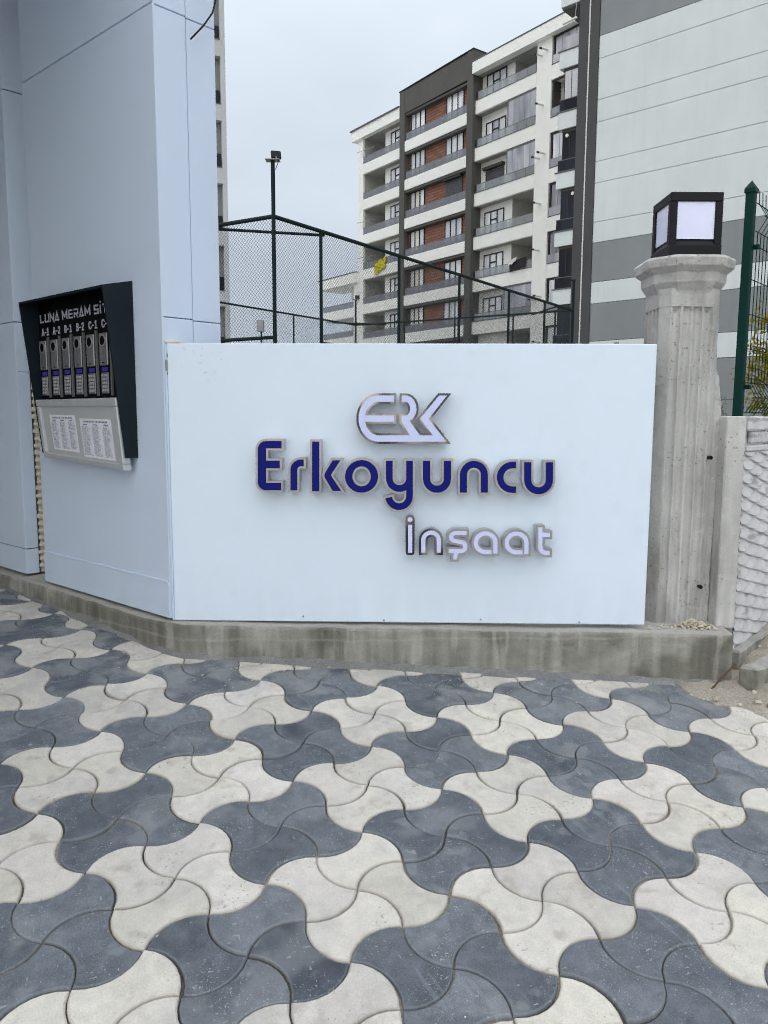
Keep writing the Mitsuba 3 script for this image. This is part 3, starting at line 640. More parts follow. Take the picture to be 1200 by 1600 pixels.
def st(c, k, pts, w): return LineString(c(pts)).buffer(w / k / 2, cap_style=2, join_style=1, resolution=8)
def pg(c, pts): return Polygon(c(pts))
c2, k2 = Cr(390, 670, 7.059), 7.059
c3, k3 = Cr(530, 700, 6.316), 6.316
c4, k4 = Cr(700, 700, 6.667), 6.667
c5, k5 = Cr(620, 790, 8.571), 8.571
c6, k6 = Cr(730, 800, 8.0), 8.0
c1, k1 = Cr(540, 600, 6.667), 6.667
def rect(c, x0, y0, x1, y1): return pg(c, [(x0, y0), (x1, y0), (x1, y1), (x0, y1)])
E_out = unary_union([rect(c2, 92, 215, 352, 598), rect(c2, 180, 135, 352, 678), pg(c2, arc(182, 225, 90, 90, 180, 270) + [(182, 400)]), pg(c2, arc(182, 588, 90, 90, 90, 180) + [(182, 400)])])
gE = E_out - rect(c2, 180, 215, 400, 352) - rect(c2, 180, 435, 400, 598) - rect(c2, 333, 300, 400, 500)
gE = gE - rect(c2, 347, 500, 400, 700)
blue = [('E', gE),
        ('r', st(c2, k2, [(488, 678), (488, 455)] + arc(566, 455, 78, 79, 180, 270) + [(597, 376)], 74)),
        ('k', rect(c2, 690, 142, 768, 688)),
        ('k', pg(c2, [(915, 347), (1003, 347), (895, 512), (1010, 685), (918, 685), (829, 540), (825, 515), (829, 492)])),
        ('o', Polygon(c3(arc(221, 280, 163, 161, 0, 360, 48)), [c3(arc(221, 280, 91, 98, 0, 360, 40))])),
        ('y', unary_union([st(c3, k3, [(495, 127), (495, 300)] + arc(595, 300, 100, 100, 180, 0), 66), st(c3, k3, [(694, 127), (694, 475)] + arc(591, 475, 103, 104, 0, 172), 66)])),
        ('u', st(c3, k3, [(862, 127), (862, 305)] + arc(965, 305, 103, 102, 180, 0) + [(1068, 127)], 70)),
        ('n', st(c4, k4, [(161, 465), (161, 280)] + arc(270, 280, 109, 110, 180, 360) + [(379, 465)], 72)),
        ('c', st(c4, k4, [(707, 178), (675, 178)] + arc(672, 306, 129, 128, 270, 90) + [(707, 434)], 68)),
        ('u', st(c4, k4, [(830, 148), (830, 332)] + arc(943, 332, 113, 114, 180, 0) + [(1056, 148)], 73))]
white = [('i', unary_union([Polygon(c5(arc(178, 188, 33, 33, 0, 360, 24))), rect(c5, 150, 257, 206, 632)])),
         ('n', st(c5, k5, [(355, 632), (355, 465)] + arc(459, 465, 104, 104, 180, 360) + [(563, 632)], 56)),
         ('s', unary_union([st(c5, k5, [(937, 367), (790, 367)] + arc(790, 422, 62, 55, 270, 125, 12) + arc(866, 548, 52, 60, 300, 450, 12) + [(866, 608), (697, 608)], 55), pg(c5, [(768, 620), (828, 620), (803, 722), (754, 722)])])),
         ('a', st(c6, k6, [(304, 500), (235, 500)] + arc(230, 384, 123, 116, 90, 360, 30) + [(353, 520)], 54)),
         ('a', st(c6, k6, [(692, 503), (622, 503)] + arc(618, 387, 123, 117, 90, 360, 30) + [(741, 527)], 54)),
         ('t', unary_union([st(c6, k6, [(915, 192), (915, 440)] + arc(988, 440, 73, 72, 180, 90) + [(1033, 512)], 54), rect(c6, 940, 258, 1035, 312)]))]
logo_E = st(c1, k1, [(505, 152), (345, 152)] + arc(345, 360, 177, 208, 270, 90, 26) + [(1000, 568)], 67)
logo = unary_union([logo_E, rect(c1, 165, 327, 505, 393),
                    st(c1, k1, [(585, 152), (622, 152)] + arc(622, 257, 84, 105, 270, 450, 22) + [(583, 362)], 66),
                    pg(c1, [(583, 392), (583, 335), (640, 345), (668, 385), (778, 540), (672, 540)]),
                    pg(c1, [(975, 119), (1058, 119), (865, 362), (1050, 601), (940, 601), (910, 537), (775, 362)])])
def to_panel(g):
    """pixel outline -> the plane of the letters' faces, in the sign's own metres"""
    return shapely.transform(g, lambda a: np.array([FS.uz(x, y, FRONT) for x, y in a]))
def channel(g, rim, body_mat, face_mat, name, label):
    face = to_panel(g)
    if isinstance(face, MultiPolygon): face = MultiPolygon([shapely.geometry.polygon.orient(f.simplify(0.0003)) for f in face.geoms])
    else: face = shapely.geometry.polygon.orient(face.simplify(0.0003))
    outer = face.buffer(rim, join_style=2, mitre_limit=2.5).simplify(0.0003)
    if name == 'letter' and label.startswith('white letter with a dot'): outer = face.convex_hull.buffer(rim)
    body = outer.buffer(-0.0012, join_style=2)
    k = obj(name, FS(cat(ext(body, -FRONT + 0.002, -STAND), ext(outer.difference(face.buffer(0.0006, join_style=2)), -FRONT - 0.001, -FRONT + 0.006))), body_mat, sg, label=label, smooth=25)
    obj('face', FS(ext(face, -FRONT, -FRONT + 0.004)), face_mat, k)
    cx, cz = face.representative_point().coords[0]
    for g2 in getattr(outer, 'geoms', [outer]):
        x0, z0, x1, z1 = g2.bounds
        for _ in range(2 if x1 - x0 < 0.15 else 3):
            for _t in range(40):
                q = (rng.uniform(x0, x1), rng.uniform(z0, z1))
                if body.contains(Point(q).buffer(0.006)):
                    s = trimesh.creation.cylinder(0.003, STAND + 0.004, sections=8); s.apply_transform(trimesh.transformations.rotation_matrix(math.pi / 2, [1, 0, 0])); s.apply_translation([q[0], -STAND / 2, q[1]])
                    obj('stud', FS(s), 'steel_grey', k); break
channel(logo, 0.0105, 'chrome', 'acrylic_white', 'logo', 'white three letter monogram with dark chrome edges')
for ch, g in blue: channel(g, 0.0112, 'letter_metal', 'acrylic_blue', 'letter', 'dark blue letter with silver edges')
for ch, g in white: channel(g, 0.0112, 'chrome' if ch in 'in' else 'letter_metal', 'acrylic_white', 'letter', 'white letter with a dot and silver edges' if ch == 'i' else 'white letter with silver edges')

# ------------------------------------------------------------------ concrete pillar with its lamp
pil = thing('concrete_pillar', 'fluted grey concrete pillar with a moulded capital beside the sign', 'pillar')
PCX, PCY = 1.557, 4.150
def oct_(hx, hy, c): return [(-hx, -hy + c), (-hx + c, -hy), (hx - c, -hy), (hx, -hy + c), (hx, hy - c), (hx - c, hy), (-hx + c, hy), (-hx, hy - c)]
def flutes():
    base = Polygon(oct_(0.154, 0.154, 0.045))
    for x in (-0.081, -0.027, 0.027, 0.081):
        base = base - affinity.scale(Point(x, -0.158).buffer(1, 6), 0.022, 0.024)
        base = base - affinity.scale(Point(-0.158, x).buffer(1, 6), 0.024, 0.022)
        base = base - affinity.scale(Point(0.158, x).buffer(1, 6), 0.024, 0.022)
    return base
ring_ = flutes().exterior
nb_ = 190
B_ = np.array([ring_.interpolate(t, normalized=True).coords[0] for t in np.arange(nb_) / nb_])
if Polygon(B_).exterior.is_ccw is False: B_ = B_[::-1]
zs_ = np.linspace(-1.10, 0.585, 58)
Vs = np.vstack([np.c_[B_ + [PCX, PCY], np.full(nb_, CZ + z)] for z in zs_])
i_ = (np.arange(len(zs_) - 1)[:, None] * nb_ + np.arange(nb_)[None]).ravel(); j_ = (np.arange(len(zs_) - 1)[:, None] * nb_ + (np.arange(nb_) + 1)[None] % nb_).ravel()
tv, tf = trimesh.creation.triangulate_polygon(Polygon(B_), engine='earcut')
lut = np.array([int(np.argmin(((B_ - q) ** 2).sum(1))) for q in tv]) + (len(zs_) - 1) * nb_
sh = trimesh.Trimesh(Vs, np.r_[np.c_[i_, j_, j_ + nb_], np.c_[i_, j_ + nb_, i_ + nb_], lut[tf]], process=False)
sh = roughen(sh, 0.004, 16, None, 2)
sh.vertices += (meshkit.fbm(sh.vertices * 60, 3, 9)[:, None] - 0.5) * 0.005
obj('shaft', sh, 'pillar_concrete', pil, smooth=35)
plain = trimesh.creation.extrude_polygon(Polygon(oct_(0.1535, 0.1535, 0.045)), 0.09, engine='earcut'); plain.apply_translation([PCX, PCY, CZ + 0.57])
obj('neck', roughen(plain, 0.003, 18, 0.04, 5), 'pillar_concrete', pil, smooth=35)
prof_c = [(0.150, 0.630), (0.158, 0.650), (0.184, 0.690), (0.186, 0.735), (0.192, 0.740), (0.216, 0.762), (0.222, 0.799), (0.214, 0.812), (0.09, 0.812)]
V = []
for h, z in prof_c: V += [(x, y, z) for x, y in oct_(h, h, 0.42 * h + 0.01)]
F = []
for i in range(len(prof_c) - 1):
    for j in range(8):
        a, b = i * 8 + j, i * 8 + (j + 1) % 8; F += [[a, b, b + 8], [a, b + 8, a + 8]]
e = (len(prof_c) - 1) * 8
F += [[e, e + j, e + j + 1] for j in range(1, 7)] + [[0, j + 1, j] for j in range(1, 7)]
cp = trimesh.Trimesh(V, F, process=False); cp.apply_translation([PCX + 0.001, PCY, CZ])
cp = roughen(cp, 0.0035, 17, 0.02, 8)
cp.vertices += (meshkit.fbm(cp.vertices * 50, 3)[:, None] - 0.5) * 0.005
obj('capital', cp, 'pillar_concrete', pil, smooth=24)
mo = trimesh.convex.convex_hull(np.array([(x, y, CZ + z) for y in (4.045, 4.28) for x, z in ((1.66, -1.10), (1.735, -1.10), (1.66, 0.40), (1.752, 0.08), (1.728, 0.22), (1.708, 0.30))])); mo = roughen(mo, 0.006, 34, 0.022, 11); mo.vertices += (meshkit.fbm(mo.vertices * 9, 3)[:, None] - 0.5) * np.array([0.018, 0.012, 0])
obj('rough_side', mo, 'pillar_concrete', pil, smooth=45, label='rough mortar mass on the right side of the shaft')
for q in ((605, 240), (555, 885)):
    p = pix(920 + q[0] / 3.2, 640 + q[1] / 3.2, (0, 3.988, 0), np.array([0, 1.0, 0]))
    h = trimesh.creation.cylinder(0.010, 0.03, sections=12); h.apply_transform(trimesh.transformations.rotation_matrix(math.pi / 2, [1, 0, 0])); h.apply_translation(p + [0, 0.0, 0])
    obj('tie_hole', h, 'black_gloss', pil)
# a pile of stone chips on the plinth
chips = []
for _ in range(170):
    r = abs(rng.normal(0, 0.05)); a = rng.uniform(0, 6.28)
    x, y = 1.60 + 1.25 * r * math.cos(a), 3.905 + 0.55 * r * math.sin(a)
    hgt = 0.045 * max(0, 1 - r / 0.10) * rng.uniform(0.2, 1)
    m = bx(-0.011, 0.011, -0.006, 0.006, -0.003, 0.003); m.vertices = m.vertices * rng.uniform(0.5, 1.25, 3) + rng.normal(0, 0.0012, m.vertices.shape)
    m.apply_transform(trimesh.transformations.euler_matrix(*rng.uniform(-0.7, 0.7, 2), rng.uniform(0, 6.28))); m.apply_translation([x, y, CZ - 1.070 + hgt]); chips.append(m)
for _ in range(30):
    m = pebble((rng.uniform(1.36, 1.60), rng.uniform(3.86, 3.92), CZ - 1.068), rng.uniform(0.003, 0.007), rng); chips.append(m)
k = obj('stone_chips', cat(chips), 'stone_pale'); tag(k, 'small heap of pale stone chips on the plinth in front of the pillar', 'stone chips', kind='stuff')

lamp = thing('pillar_lamp', 'square black lantern with milky panes standing on the concrete pillar', 'lamp')
LX, LY, LZ = 1.550, 4.118, CZ + 0.811
def lb(*a, c=0.003):
    m = bx(*a, c); m.apply_translation([LX, LY, LZ]); return m
W = 0.131
base = trimesh.convex.convex_hull(np.array([(sx * w, sy * w, z) for sx in (-1, 1) for sy in (-1, 1) for w, z in ((W, 0.0), (W + 0.001, 0.055), (W - 0.018, 0.088), (W - 0.018, 0.06))])); base.apply_translation([LX, LY, LZ])
obj('base', base, 'lamp_black', lamp)
obj('roof', lb(-W, W, -W, W, 0.268, 0.312), 'lamp_black', lamp)
PW = 0.036
for sx in (-1, 1):
    for sy in (-1, 1):
        x0, x1 = sorted((sx * W, sx * (W - PW))); y0, y1 = sorted((sy * W, sy * (W - PW)))
        obj('corner_post', lb(x0, x1, y0, y1, 0.060, 0.267), 'lamp_black', lamp)
for ax in range(4):
    m = bx(-W + PW + 0.001, W - PW - 0.001, -W + 0.010, -W + 0.014, 0.088, 0.268)
    m.apply_transform(trimesh.transformations.rotation_matrix(ax * math.pi / 2, [0, 0, 1])); m.apply_translation([LX, LY, LZ])
    obj('pane', m, 'lamp_milk', lamp)

# ------------------------------------------------------------------ precast fence on the right, green mesh on top
DF = np.array([0.67151, 0.74100]); FF = Frame((1.852, 4.0), DF)
pf = thing('precast_fence', 'pale precast concrete fence with a wavy relief at the right edge', 'fence')
post = bx(1.745, 1.846, 3.955, 4.09, CZ - 1.09, CZ + 0.02, 0.006); post = roughen(post, 0.004, 16, 0.04, 6)
obj('post', post, 'pillar_concrete', pf, smooth=35, label='narrow grey concrete post between pillar and relief')
def wave(s, z):
    p = 0.036; lam = 0.31
    k0 = np.floor(z / p)
    def bd(k): return k * p + 0.36 * p * np.where(np.mod(k, 2) == 0, 1, -1) * np.sin(2 * np.pi * s / lam)
    k = np.where(z < bd(k0), k0 - 1, np.where(z >= bd(k0 + 1), k0 + 1, k0))
    lo, hi = bd(k), bd(k + 1)
    t = np.clip((z - lo) / np.maximum(hi - lo, 1e-4), 0, 1)
    return 0.003 + 0.0115 * (0.15 + 0.85 * np.clip((hi - lo) / p, 0, 1.6)) * (1 - t) ** 0.9
S, Z = np.meshgrid(np.linspace(0.005, 1.5, 300), np.linspace(-1.24, -0.165, 480))
H = wave(S, Z - 0.006 * meshkit.noise(np.stack([S * 5, Z * 5, S * 0], -1)))
V = np.c_[S.ravel(), -H.ravel(), Z.ravel()]
n = S.shape[1]; i = (np.arange(S.shape[0] - 1)[:, None] * n + np.arange(n - 1)[None]).ravel()
wm = trimesh.Trimesh(V, np.r_[np.c_[i, i + 1, i + n + 1], np.c_[i, i + n + 1, i + n]], process=False)
obj('relief_panel', FF(wm), 'precast_white', pf, smooth=True)
obj('panel_back', FF(bx(0.0, 1.5, 0.002, 0.06, -1.30, -0.02)), 'precast_white', pf)
obj('band', FF(bx(0.012, 1.5, -0.022, 0.001, -0.162, -0.132, 0.005)), 'precast_white', pf)
tb = roughen(bx(-0.005, 1.5, -0.035, 0.065, -0.055, 0.02, 0.010), 0.005, 14, 0.04, 9)
obj('top_rail', FF(tb), 'precast_white', pf, smooth=35)
for x in np.arange(0.06, 1.45, 0.058):
    obj('corbel', FF(bx(x, x + 0.034, -0.030, 0.0, -0.122, -0.058, 0.010)), 'precast_white', pf)
obj('footing', roughen(FF(bx(-0.03, 1.6, -0.06, 0.12, -1.65, -1.205, 0.01)), 0.012, 9, 0.06, 4), 'plinth_concrete', pf, smooth=40)
gf = thing('mesh_fence', 'green welded mesh fence standing on the precast fence', 'fence')
def lean(m):
    v = m.vertices.copy(); m = m.copy(); v[:, 0] += 0.012 * (v[:, 2]); m.vertices = v; return m
obj('post', FF(lean(bx(-0.022, 0.023, 0.012, 0.055, 0.012, 1.135, 0.004))), 'fence_green', gf)
capm = trimesh.convex.convex_hull(np.array([(-0.027, 0.007, 1.13), (0.028, 0.007, 1.13), (0.028, 0.060, 1.13), (-0.027, 0.060, 1.13), (-0.027, 0.007, 1.15), (0.028, 0.007, 1.15), (0.028, 0.060, 1.15), (-0.027, 0.060, 1.15), (0.000, 0.034, 1.192)]))
obj('post_cap', FF(lean(capm)), 'fence_green', gf)
def fold(z): return -0.045 * max(0, 1 - abs(z - 1.00) / 0.075) - 0.045 * max(0, 1 - abs(z - 0.115) / 0.075)
for x in np.arange(0.005, 1.45, 0.052):
    zs = [0.035, 0.045, 0.115, 0.185, 0.93, 1.00, 1.07, 1.135]
    obj('vertical_wire', FF(lean(tube([(x, -0.004 + fold(z), z) for z in zs], 0.0024, 5))), 'fence_green', gf, smooth=True)
for z in (0.04, 0.115, 0.19, 0.36, 0.53, 0.70, 0.87, 0.935, 1.00, 1.07):
    obj('horizontal_wire', FF(lean(tube([(-0.03, -0.002 + fold(z), z), (1.45, -0.002 + fold(z), z)], 0.0026, 5))), 'fence_green', gf, smooth=True)
for z in (0.17, 0.87):
    obj('clamp', FF(lean(bx(0.023, 0.043, -0.012, 0.02, z - 0.012, z + 0.012, 0.004))), 'fence_green', gf)

def leaves(centres, size, tr, aspect=0.45):
    n = len(centres)
    a = tr.normal(size=(n, 3)); a /= np.linalg.norm(a, axis=1)[:, None]
    b = np.cross(a, tr.normal(size=(n, 3))); b /= np.linalg.norm(b, axis=1)[:, None]
    L = size * tr.uniform(0.6, 1.3, (n, 1)); Wd = L * aspect
    v = np.stack([centres - a * L, centres + b * Wd, centres + a * L, centres - b * Wd], 1).reshape(-1, 3)
    i = np.arange(n) * 4
    return trimesh.Trimesh(v, np.r_[np.c_[i, i + 1, i + 2], np.c_[i, i + 2, i + 3]], process=False)
sb = thing('yellow_shrub', 'yellow leaved shrub behind the green mesh fence', 'shrub')
SBP = np.array([2.51, 5.06, CZ])
P0 = SBP + np.array([0, 0, -1.2])
obj('trunk', tube([P0, P0 + [0.02, 0, 0.6], P0 + [0.01, 0.02, 1.25], P0 + [0.05, 0, 1.8]], [0.016, 0.014, 0.011, 0.005], 7), 'bark', sb, smooth=True)
cl = []
for zc, ang, ln in ((0.15, 2.6, 0.14), (0.22, 0.3, 0.2), (0.36, 3.3, 0.20), (0.40, 0.9, 0.25), (0.50, 2.9, 0.17), (0.55, 0.0, 0.22), (0.44, 1.8, 0.2), (0.66, 2.9, 0.13), (0.72, 0.4, 0.16), (0.62, 0.1, 0.2), (0.30, 2.4, 0.22)):
    a = SBP + np.array([0.02, 0, zc - 0.10]); b = a + np.array([math.cos(ang) * ln, math.sin(ang) * ln * 0.6, 0.08])
    obj('branch', tube([a, (a + b) / 2 + [0, 0, 0.02], b], [0.006, 0.005, 0.002], 5), 'bark', sb, smooth=True)
    for t in np.linspace(0.1, 1.1, 130): cl.append(a + (b - a) * t + rng.normal(0, 0.034, 3))
obj('foliage', leaves(np.array(cl), 0.018, rng), 'leaf_yellow', sb)
gs = thing('green_plants', 'low green plants growing along the top of the precast fence', 'plants'); labels[gs]['kind'] = 'stuff'
cl = []
for _ in range(70):
    a = FF.P + FF.e * rng.uniform(0.62, 1.40) + FF.y * rng.uniform(0.06, 0.14) + np.array([0, 0, rng.uniform(-0.1, 0.02)])
    tip = a + rng.normal(0, 0.07, 3) + [0, 0, rng.uniform(0.08, 0.22)]
    for t in np.linspace(0, 1, 16): cl.append(a + (tip - a) * t + rng.normal(0, 0.006, 3))
obj('foliage', leaves(np.array(cl), 0.014, rng, 0.25), 'leaf_green', gs, kind='stuff')
wd = thing('weed', 'small green weed sprouting between the pillar and the fence post', 'weed')
cl = []
for _ in range(12):
    a = np.array([1.80, 4.10, CZ - 0.02]); tip = a + [rng.normal(-0.05, 0.03), rng.normal(0, 0.02), rng.uniform(0.04, 0.15)]
    for t in np.linspace(0, 1, 9): cl.append(a + (tip - a) * t + rng.normal(0, 0.003, 3))
obj('foliage', leaves(np.array(cl), 0.012, rng, 0.2), 'leaf_green', wd)

# ------------------------------------------------------------------ sports cage
cage = thing('sports_cage', 'tall dark green chain link cage of a sports court behind the sign', 'cage')
ZT, ZM, ZB = 4.0, 1.634, -1.6
cN, cR, cF = np.array([-2.23, 15.99]), np.array([6.95, 29.19]), np.array([-1.25, 33.98]); cL = cN + (cF - cR)
def p3(q, z): return np.array([q[0], q[1], CZ + z])
def lerp(a, b, t): return a + (b - a) * t
def post_(q, r, z=ZT): return tube([p3(q, ZB), p3(q, z)], r, 8)
seg = {'NR': (cN, cR, [0.092, 0.281, 0.470, 0.666, 0.839, 1.0]), 'RF': (cR, cF, [0.07, 0.245, 0.505, 0.748, 1.0]), 'FL': (cF, cL, [0.25, 0.51, 0.755, 1.0]), 'NL': (cN, cL, [0.25, 0.5, 0.75])}
for nme, (a, b, ts) in seg.items():
    r = 0.039 if nme[0] == 'N' else 0.034
    for t in ts:
        obj('post', post_(lerp(a, b, t), r), 'cage_green', cage, smooth=40)
    obj('top_rail', tube([p3(a, ZT), p3(b, ZT)], 0.042 if nme[0] == 'N' else 0.036, 8), 'cage_green', cage, smooth=40)
    t0 = 0.092 if nme == 'NR' else 0.0
    obj('middle_rail', tube([p3(lerp(a, b, t0), ZM), p3(b, ZM)], 0.038, 8), 'cage_green', cage, smooth=40)
    # chain link: two families of slanting wires
    Lg = float(np.linalg.norm(b - a)); pitch = 0.080 if nme[0] == 'N' else 0.070; hgt = ZT - 0.6
    e = (b - a) / Lg
    nx = int((Lg + hgt) / pitch); S0 = []
    for sgn in (1, -1):
        s0 = np.arange(nx + 1) * pitch - (hgt if sgn > 0 else 0)
        sa, sb2 = (s0, s0 + hgt) if sgn > 0 else (s0 - hgt, s0)
        ca, cb_ = np.maximum(sa, 0), np.minimum(sb2, Lg)
        za, zb = (0.6 + (ca - sa), 0.6 + (cb_ - sa)) if sgn > 0 else (ZT - (ca - sa), ZT - (cb_ - sa))
        S0.append(np.stack([ca, za, cb_, zb], 1)[cb_ - ca > 0.02])
    W4 = np.vstack(S0); rw = 0.0036 if nme[0] == 'N' else 0.0019
    A3 = np.c_[a + W4[:, :1] * e, CZ + W4[:, 1]]; B3 = np.c_[a + W4[:, 2:3] * e, CZ + W4[:, 3]]
    t3 = B3 - A3; t3 /= np.linalg.norm(t3, axis=1)[:, None]
    n3 = np.array([-e[1], e[0], 0.0]); m3 = np.cross(t3, n3)
    ring = [n3 * rw + 0 * m3, -0.5 * rw * n3 + 0.866 * rw * m3, -0.5 * rw * n3 - 0.866 * rw * m3]
    Vw = np.stack([A3 + q for q in ring] + [B3 + q for q in ring], 1).reshape(-1, 3)
    ix = np.arange(len(W4))[:, None] * 6
    Fw = np.vstack([ix + np.array(f) for f in ([0, 1, 4], [0, 4, 3], [1, 2, 5], [1, 5, 4], [2, 0, 3], [2, 3, 5])])
    ms = [trimesh.Trimesh(Vw, Fw, process=False)]
    obj('chain_link', cat(ms), 'wire_green', cage, kind='stuff')
brace = lambda a, b: obj('brace', tube([p3(a, ZT - 0.06), p3(b, ZT - 0.06)], 0.032, 7), 'cage_green', cage, smooth=40)
brace(lerp(cN, cR, 0.10), lerp(cN, cL, 0.165)); brace(lerp(cR, cF, 0.165), lerp(cR, cN, 0.10)); brace(lerp(cF, cL, 0.10), lerp(cF, cR, 0.16))
def floodlight(q, label, face, big):
    f = thing('floodlight_pole', label, 'floodlight', 'floodlight poles at the corners of the sports cage')
    obj('pole', tube([p3(q, ZB), p3(q, 5.06)], 0.042, 8), 'cage_green', f, smooth=40)
    obj('cap_plate', trimesh.creation.box(bounds=[[q[0] - 0.14, q[1] - 0.10, CZ + 5.06], [q[0] + 0.14, q[1] + 0.10, CZ + 5.075]]), 'steel_grey', f)
    m = bx(-0.098, 0.098, -0.03, 0.03, 0, 0.165, 0.012)
    m.apply_transform(trimesh.transformations.rotation_matrix(-0.35, [1, 0, 0])); m.apply_transform(trimesh.transformations.rotation_matrix(face, [0, 0, 1])); m.apply_translation([q[0] + 0.07, q[1], CZ + 5.10])
    obj('lamp_head', m, 'lamp_black', f)
    obj('bracket', tube([(q[0] + 0.07, q[1], CZ + 5.07), (q[0] + 0.07, q[1] - 0.02, CZ + 5.14)], 0.02, 6), 'steel_grey', f)
    obj('cable', tube([(q[0] + 0.13, q[1] - 0.05, CZ + 5.10), (q[0] + 0.10, q[1] - 0.05, CZ + 4.98), (q[0] + 0.055, q[1] - 0.04, CZ + 4.88)], 0.008, 5), 'lamp_black', f, smooth=True)
floodlight(cN, 'tall dark floodlight pole at the near corner of the cage', 0.3, True)
floodlight(cF, 'distant floodlight pole at the far corner of the cage, before the lower balconies', 0.1, False)
fr = thing('floodlight_pole', 'floodlight pole at the right corner of the cage beside the dark facade', 'floodlight', 'floodlight poles at the corners of the sports cage')
obj('pole', tube([p3(cR, ZB), p3(cR, 5.08)], 0.052, 8), 'cage_green', fr, smooth=40)
obj('lamp_head', trimesh.creation.box(bounds=[[cR[0] - 0.36, cR[1] - 0.05, CZ + 5.06], [cR[0] + 0.06, cR[1] + 0.05, CZ + 5.11]]), 'lamp_black', fr)
cbx = thing('control_box', 'small grey control box on a thin post beside the near cage corner', 'control box')
q = cN + (cL - cN) * 0.02 + np.array([-0.12, -0.05]); 
obj('box', bx(q[0] - 0.085, q[0] + 0.055, q[1] - 0.05, q[1] + 0.05, CZ + 1.75, CZ + 1.98, 0.006), 'unit_metal', cbx); obj('post', tube([p3(q, ZB), p3(q, 1.75)], 0.016, 6), 'cage_green', cbx)

# ------------------------------------------------------------------ the apartment building
EB = np.array([885 / 1205, -1.0]); d = pix(625, 535, (0, 60.0, 0), np.array([0, 1.0, 0]))
FB = Frame(d[:2], EB)
ab = thing('apartment_building', 'white and charcoal apartment block with red brick bays and glass balconies', 'building')
def P_(name, m, mt, parent=ab, **kw): return obj(name, FB(m) if isinstance(m, trimesh.Trimesh) else m, mt, parent, **kw)
GB = -2.5
def window(u0, u1, z0, z1, y, n=3, parent=ab, panes=('pane_bright',), transom=False, name='window'):
    f = 0.075
    rails = [bx(u0, u1, y - 0.05, y + 0.04, z1 - f, z1), bx(u0, u1, y - 0.05, y + 0.04, z0, z0 + f)]
    xs = np.linspace(u0, u1, n + 1)
    for i, x in enumerate(xs):
        w = f * (1.0 if 0 < i < n else 0.8)
        rails.append(bx(max(u0, x - w / 2), min(u1, x + w / 2) if i else u0 + w, y - 0.049, y + 0.039, z0 + f + 0.002, z1 - f - 0.002))
    if transom: rails.append(bx(xs[1], xs[2], y - 0.047, y + 0.037, z1 - 0.62, z1 - 0.53))
    k = obj(name, FB(cat(rails)), 'frame_dark', parent)
    for i in range(n):
        obj('pane', FB(bx(xs[i] + 0.02, xs[i + 1] - 0.02, y + 0.002, y + 0.02, z0 + f, z1 - f)), panes[i % len(panes)], k)
    return k
def shutter(u0, u1, z0, z1, y):
    k = P_('roller_shutter', bx(u0 - 0.06, u1 + 0.06, y - 0.30, y, z1 - 0.05, z1 + 0.16, 0.02), 'frame_dark')
    n = int((z1 - z0) / 0.11)
    obj('slats', FB(cat([bx(u0, u1, y - 0.05, y, z0 + i * 0.11, z0 + i * 0.11 + 0.095) for i in range(n)])), 'shutter_grey', k)
def railing(u0, u1, z0, z1, y, n, mt='rail_glass', dots=True):
    k = P_('railing', cat(bx(u0, u1, y - 0.02, y + 0.02, z0 - 0.03, z0 + 0.01), bx(u0, u1, y - 0.015, y + 0.015, z1, z1 + 0.025)), 'trim_grey')
    xs = np.linspace(u0, u1, n + 1)
    for a, b in zip(xs[:-1], xs[1:]):
        obj('glass', FB(bx(a + 0.012, b - 0.012, y - 0.006, y + 0.006, z0 + 0.012, z1 - 0.001)), mt, k)
    if dots:
        for t in (0.30, 0.62):
            c = trimesh.creation.icosphere(1, 0.035); c.apply_translation([u0 + (u1 - u0) * (t + rng.normal(0, 0.04)), y - 0.03, z1 - 0.20 + rng.normal(0, 0.03)])
            obj('fitting', FB(c), 'pipe_white', k)
P_('mass', bx(-5.85, 20, 3.0, 15, GB, 22.6), 'stucco_dim')
P_('pilaster', bx(-0.24, 0.36, 0.0, 1.4, GB, 23.86, 0.02), 'stucco_dark'); P_('pilaster', bx(7.14, 7.74, 0.0, 1.4, GB, 24.06, 0.02), 'stucco_dark')
par = trimesh.convex.convex_hull(np.array([(u, y, z) for y in (0.03, 1.4) for u, z in ((0.365, 22.26), (7.135, 22.34), (0.365, 23.86), (7.135, 24.02))]))
P_('parapet', par, 'stucco_dark')
cop = trimesh.convex.convex_hull(np.array([(u, y, z) for y in (-0.04, 1.5) for u, z in ((-0.27, 23.866), (7.77, 24.07), (-0.27, 23.93), (7.77, 24.13))]))
P_('coping', cop, 'frame_dark')
P_('roof_block', bx(0.4, 7.7, 1.41, 9, 22.4, 24.0), 'stucco_charcoal')
bm, buv = quad_uv(0.36, 7.14, GB, 22.3, 0.50)
obj('brick_wall', FB(bm), 'brick_red', ab, uv=buv, label='red brick wall of the middle bay')
ZC = [19.55, 16.82, 14.05, 11.27, 8.44, 5.67, 2.90]
for i, z in enumerate(ZC):
    P_('balcony_band', bx(0.365, 7.135, 0.04, 0.30, z, z + 0.75, 0.01), 'stucco_white')
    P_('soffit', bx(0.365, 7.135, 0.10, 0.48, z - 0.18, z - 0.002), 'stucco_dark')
    P_('balcony_floor', bx(0.365, 7.135, 0.301, 0.48, z, z + 0.62), 'stucco_dark')
    railing(0.50, 7.12, z + 0.76, z + 1.27, 0.07, 8)
    top = z + 2.60 if i else z + 2.62
    if i < 6:
        window(0.62, 2.25, z + 0.92, top, 0.46, panes=('pane_bright', 'pane_warm', 'pane_bright') if i in (2, 3, 4, 5) else ('pane_bright',))
        if i == 2: shutter(4.60, 6.34, z + 0.92, top - 0.12, 0.46)
        else: window(4.56, 6.36, z + 0.92, top, 0.46)
P_('soffit', bx(0.365, 7.135, 0.10, 0.48, 22.1, 22.25), 'stucco_dark')
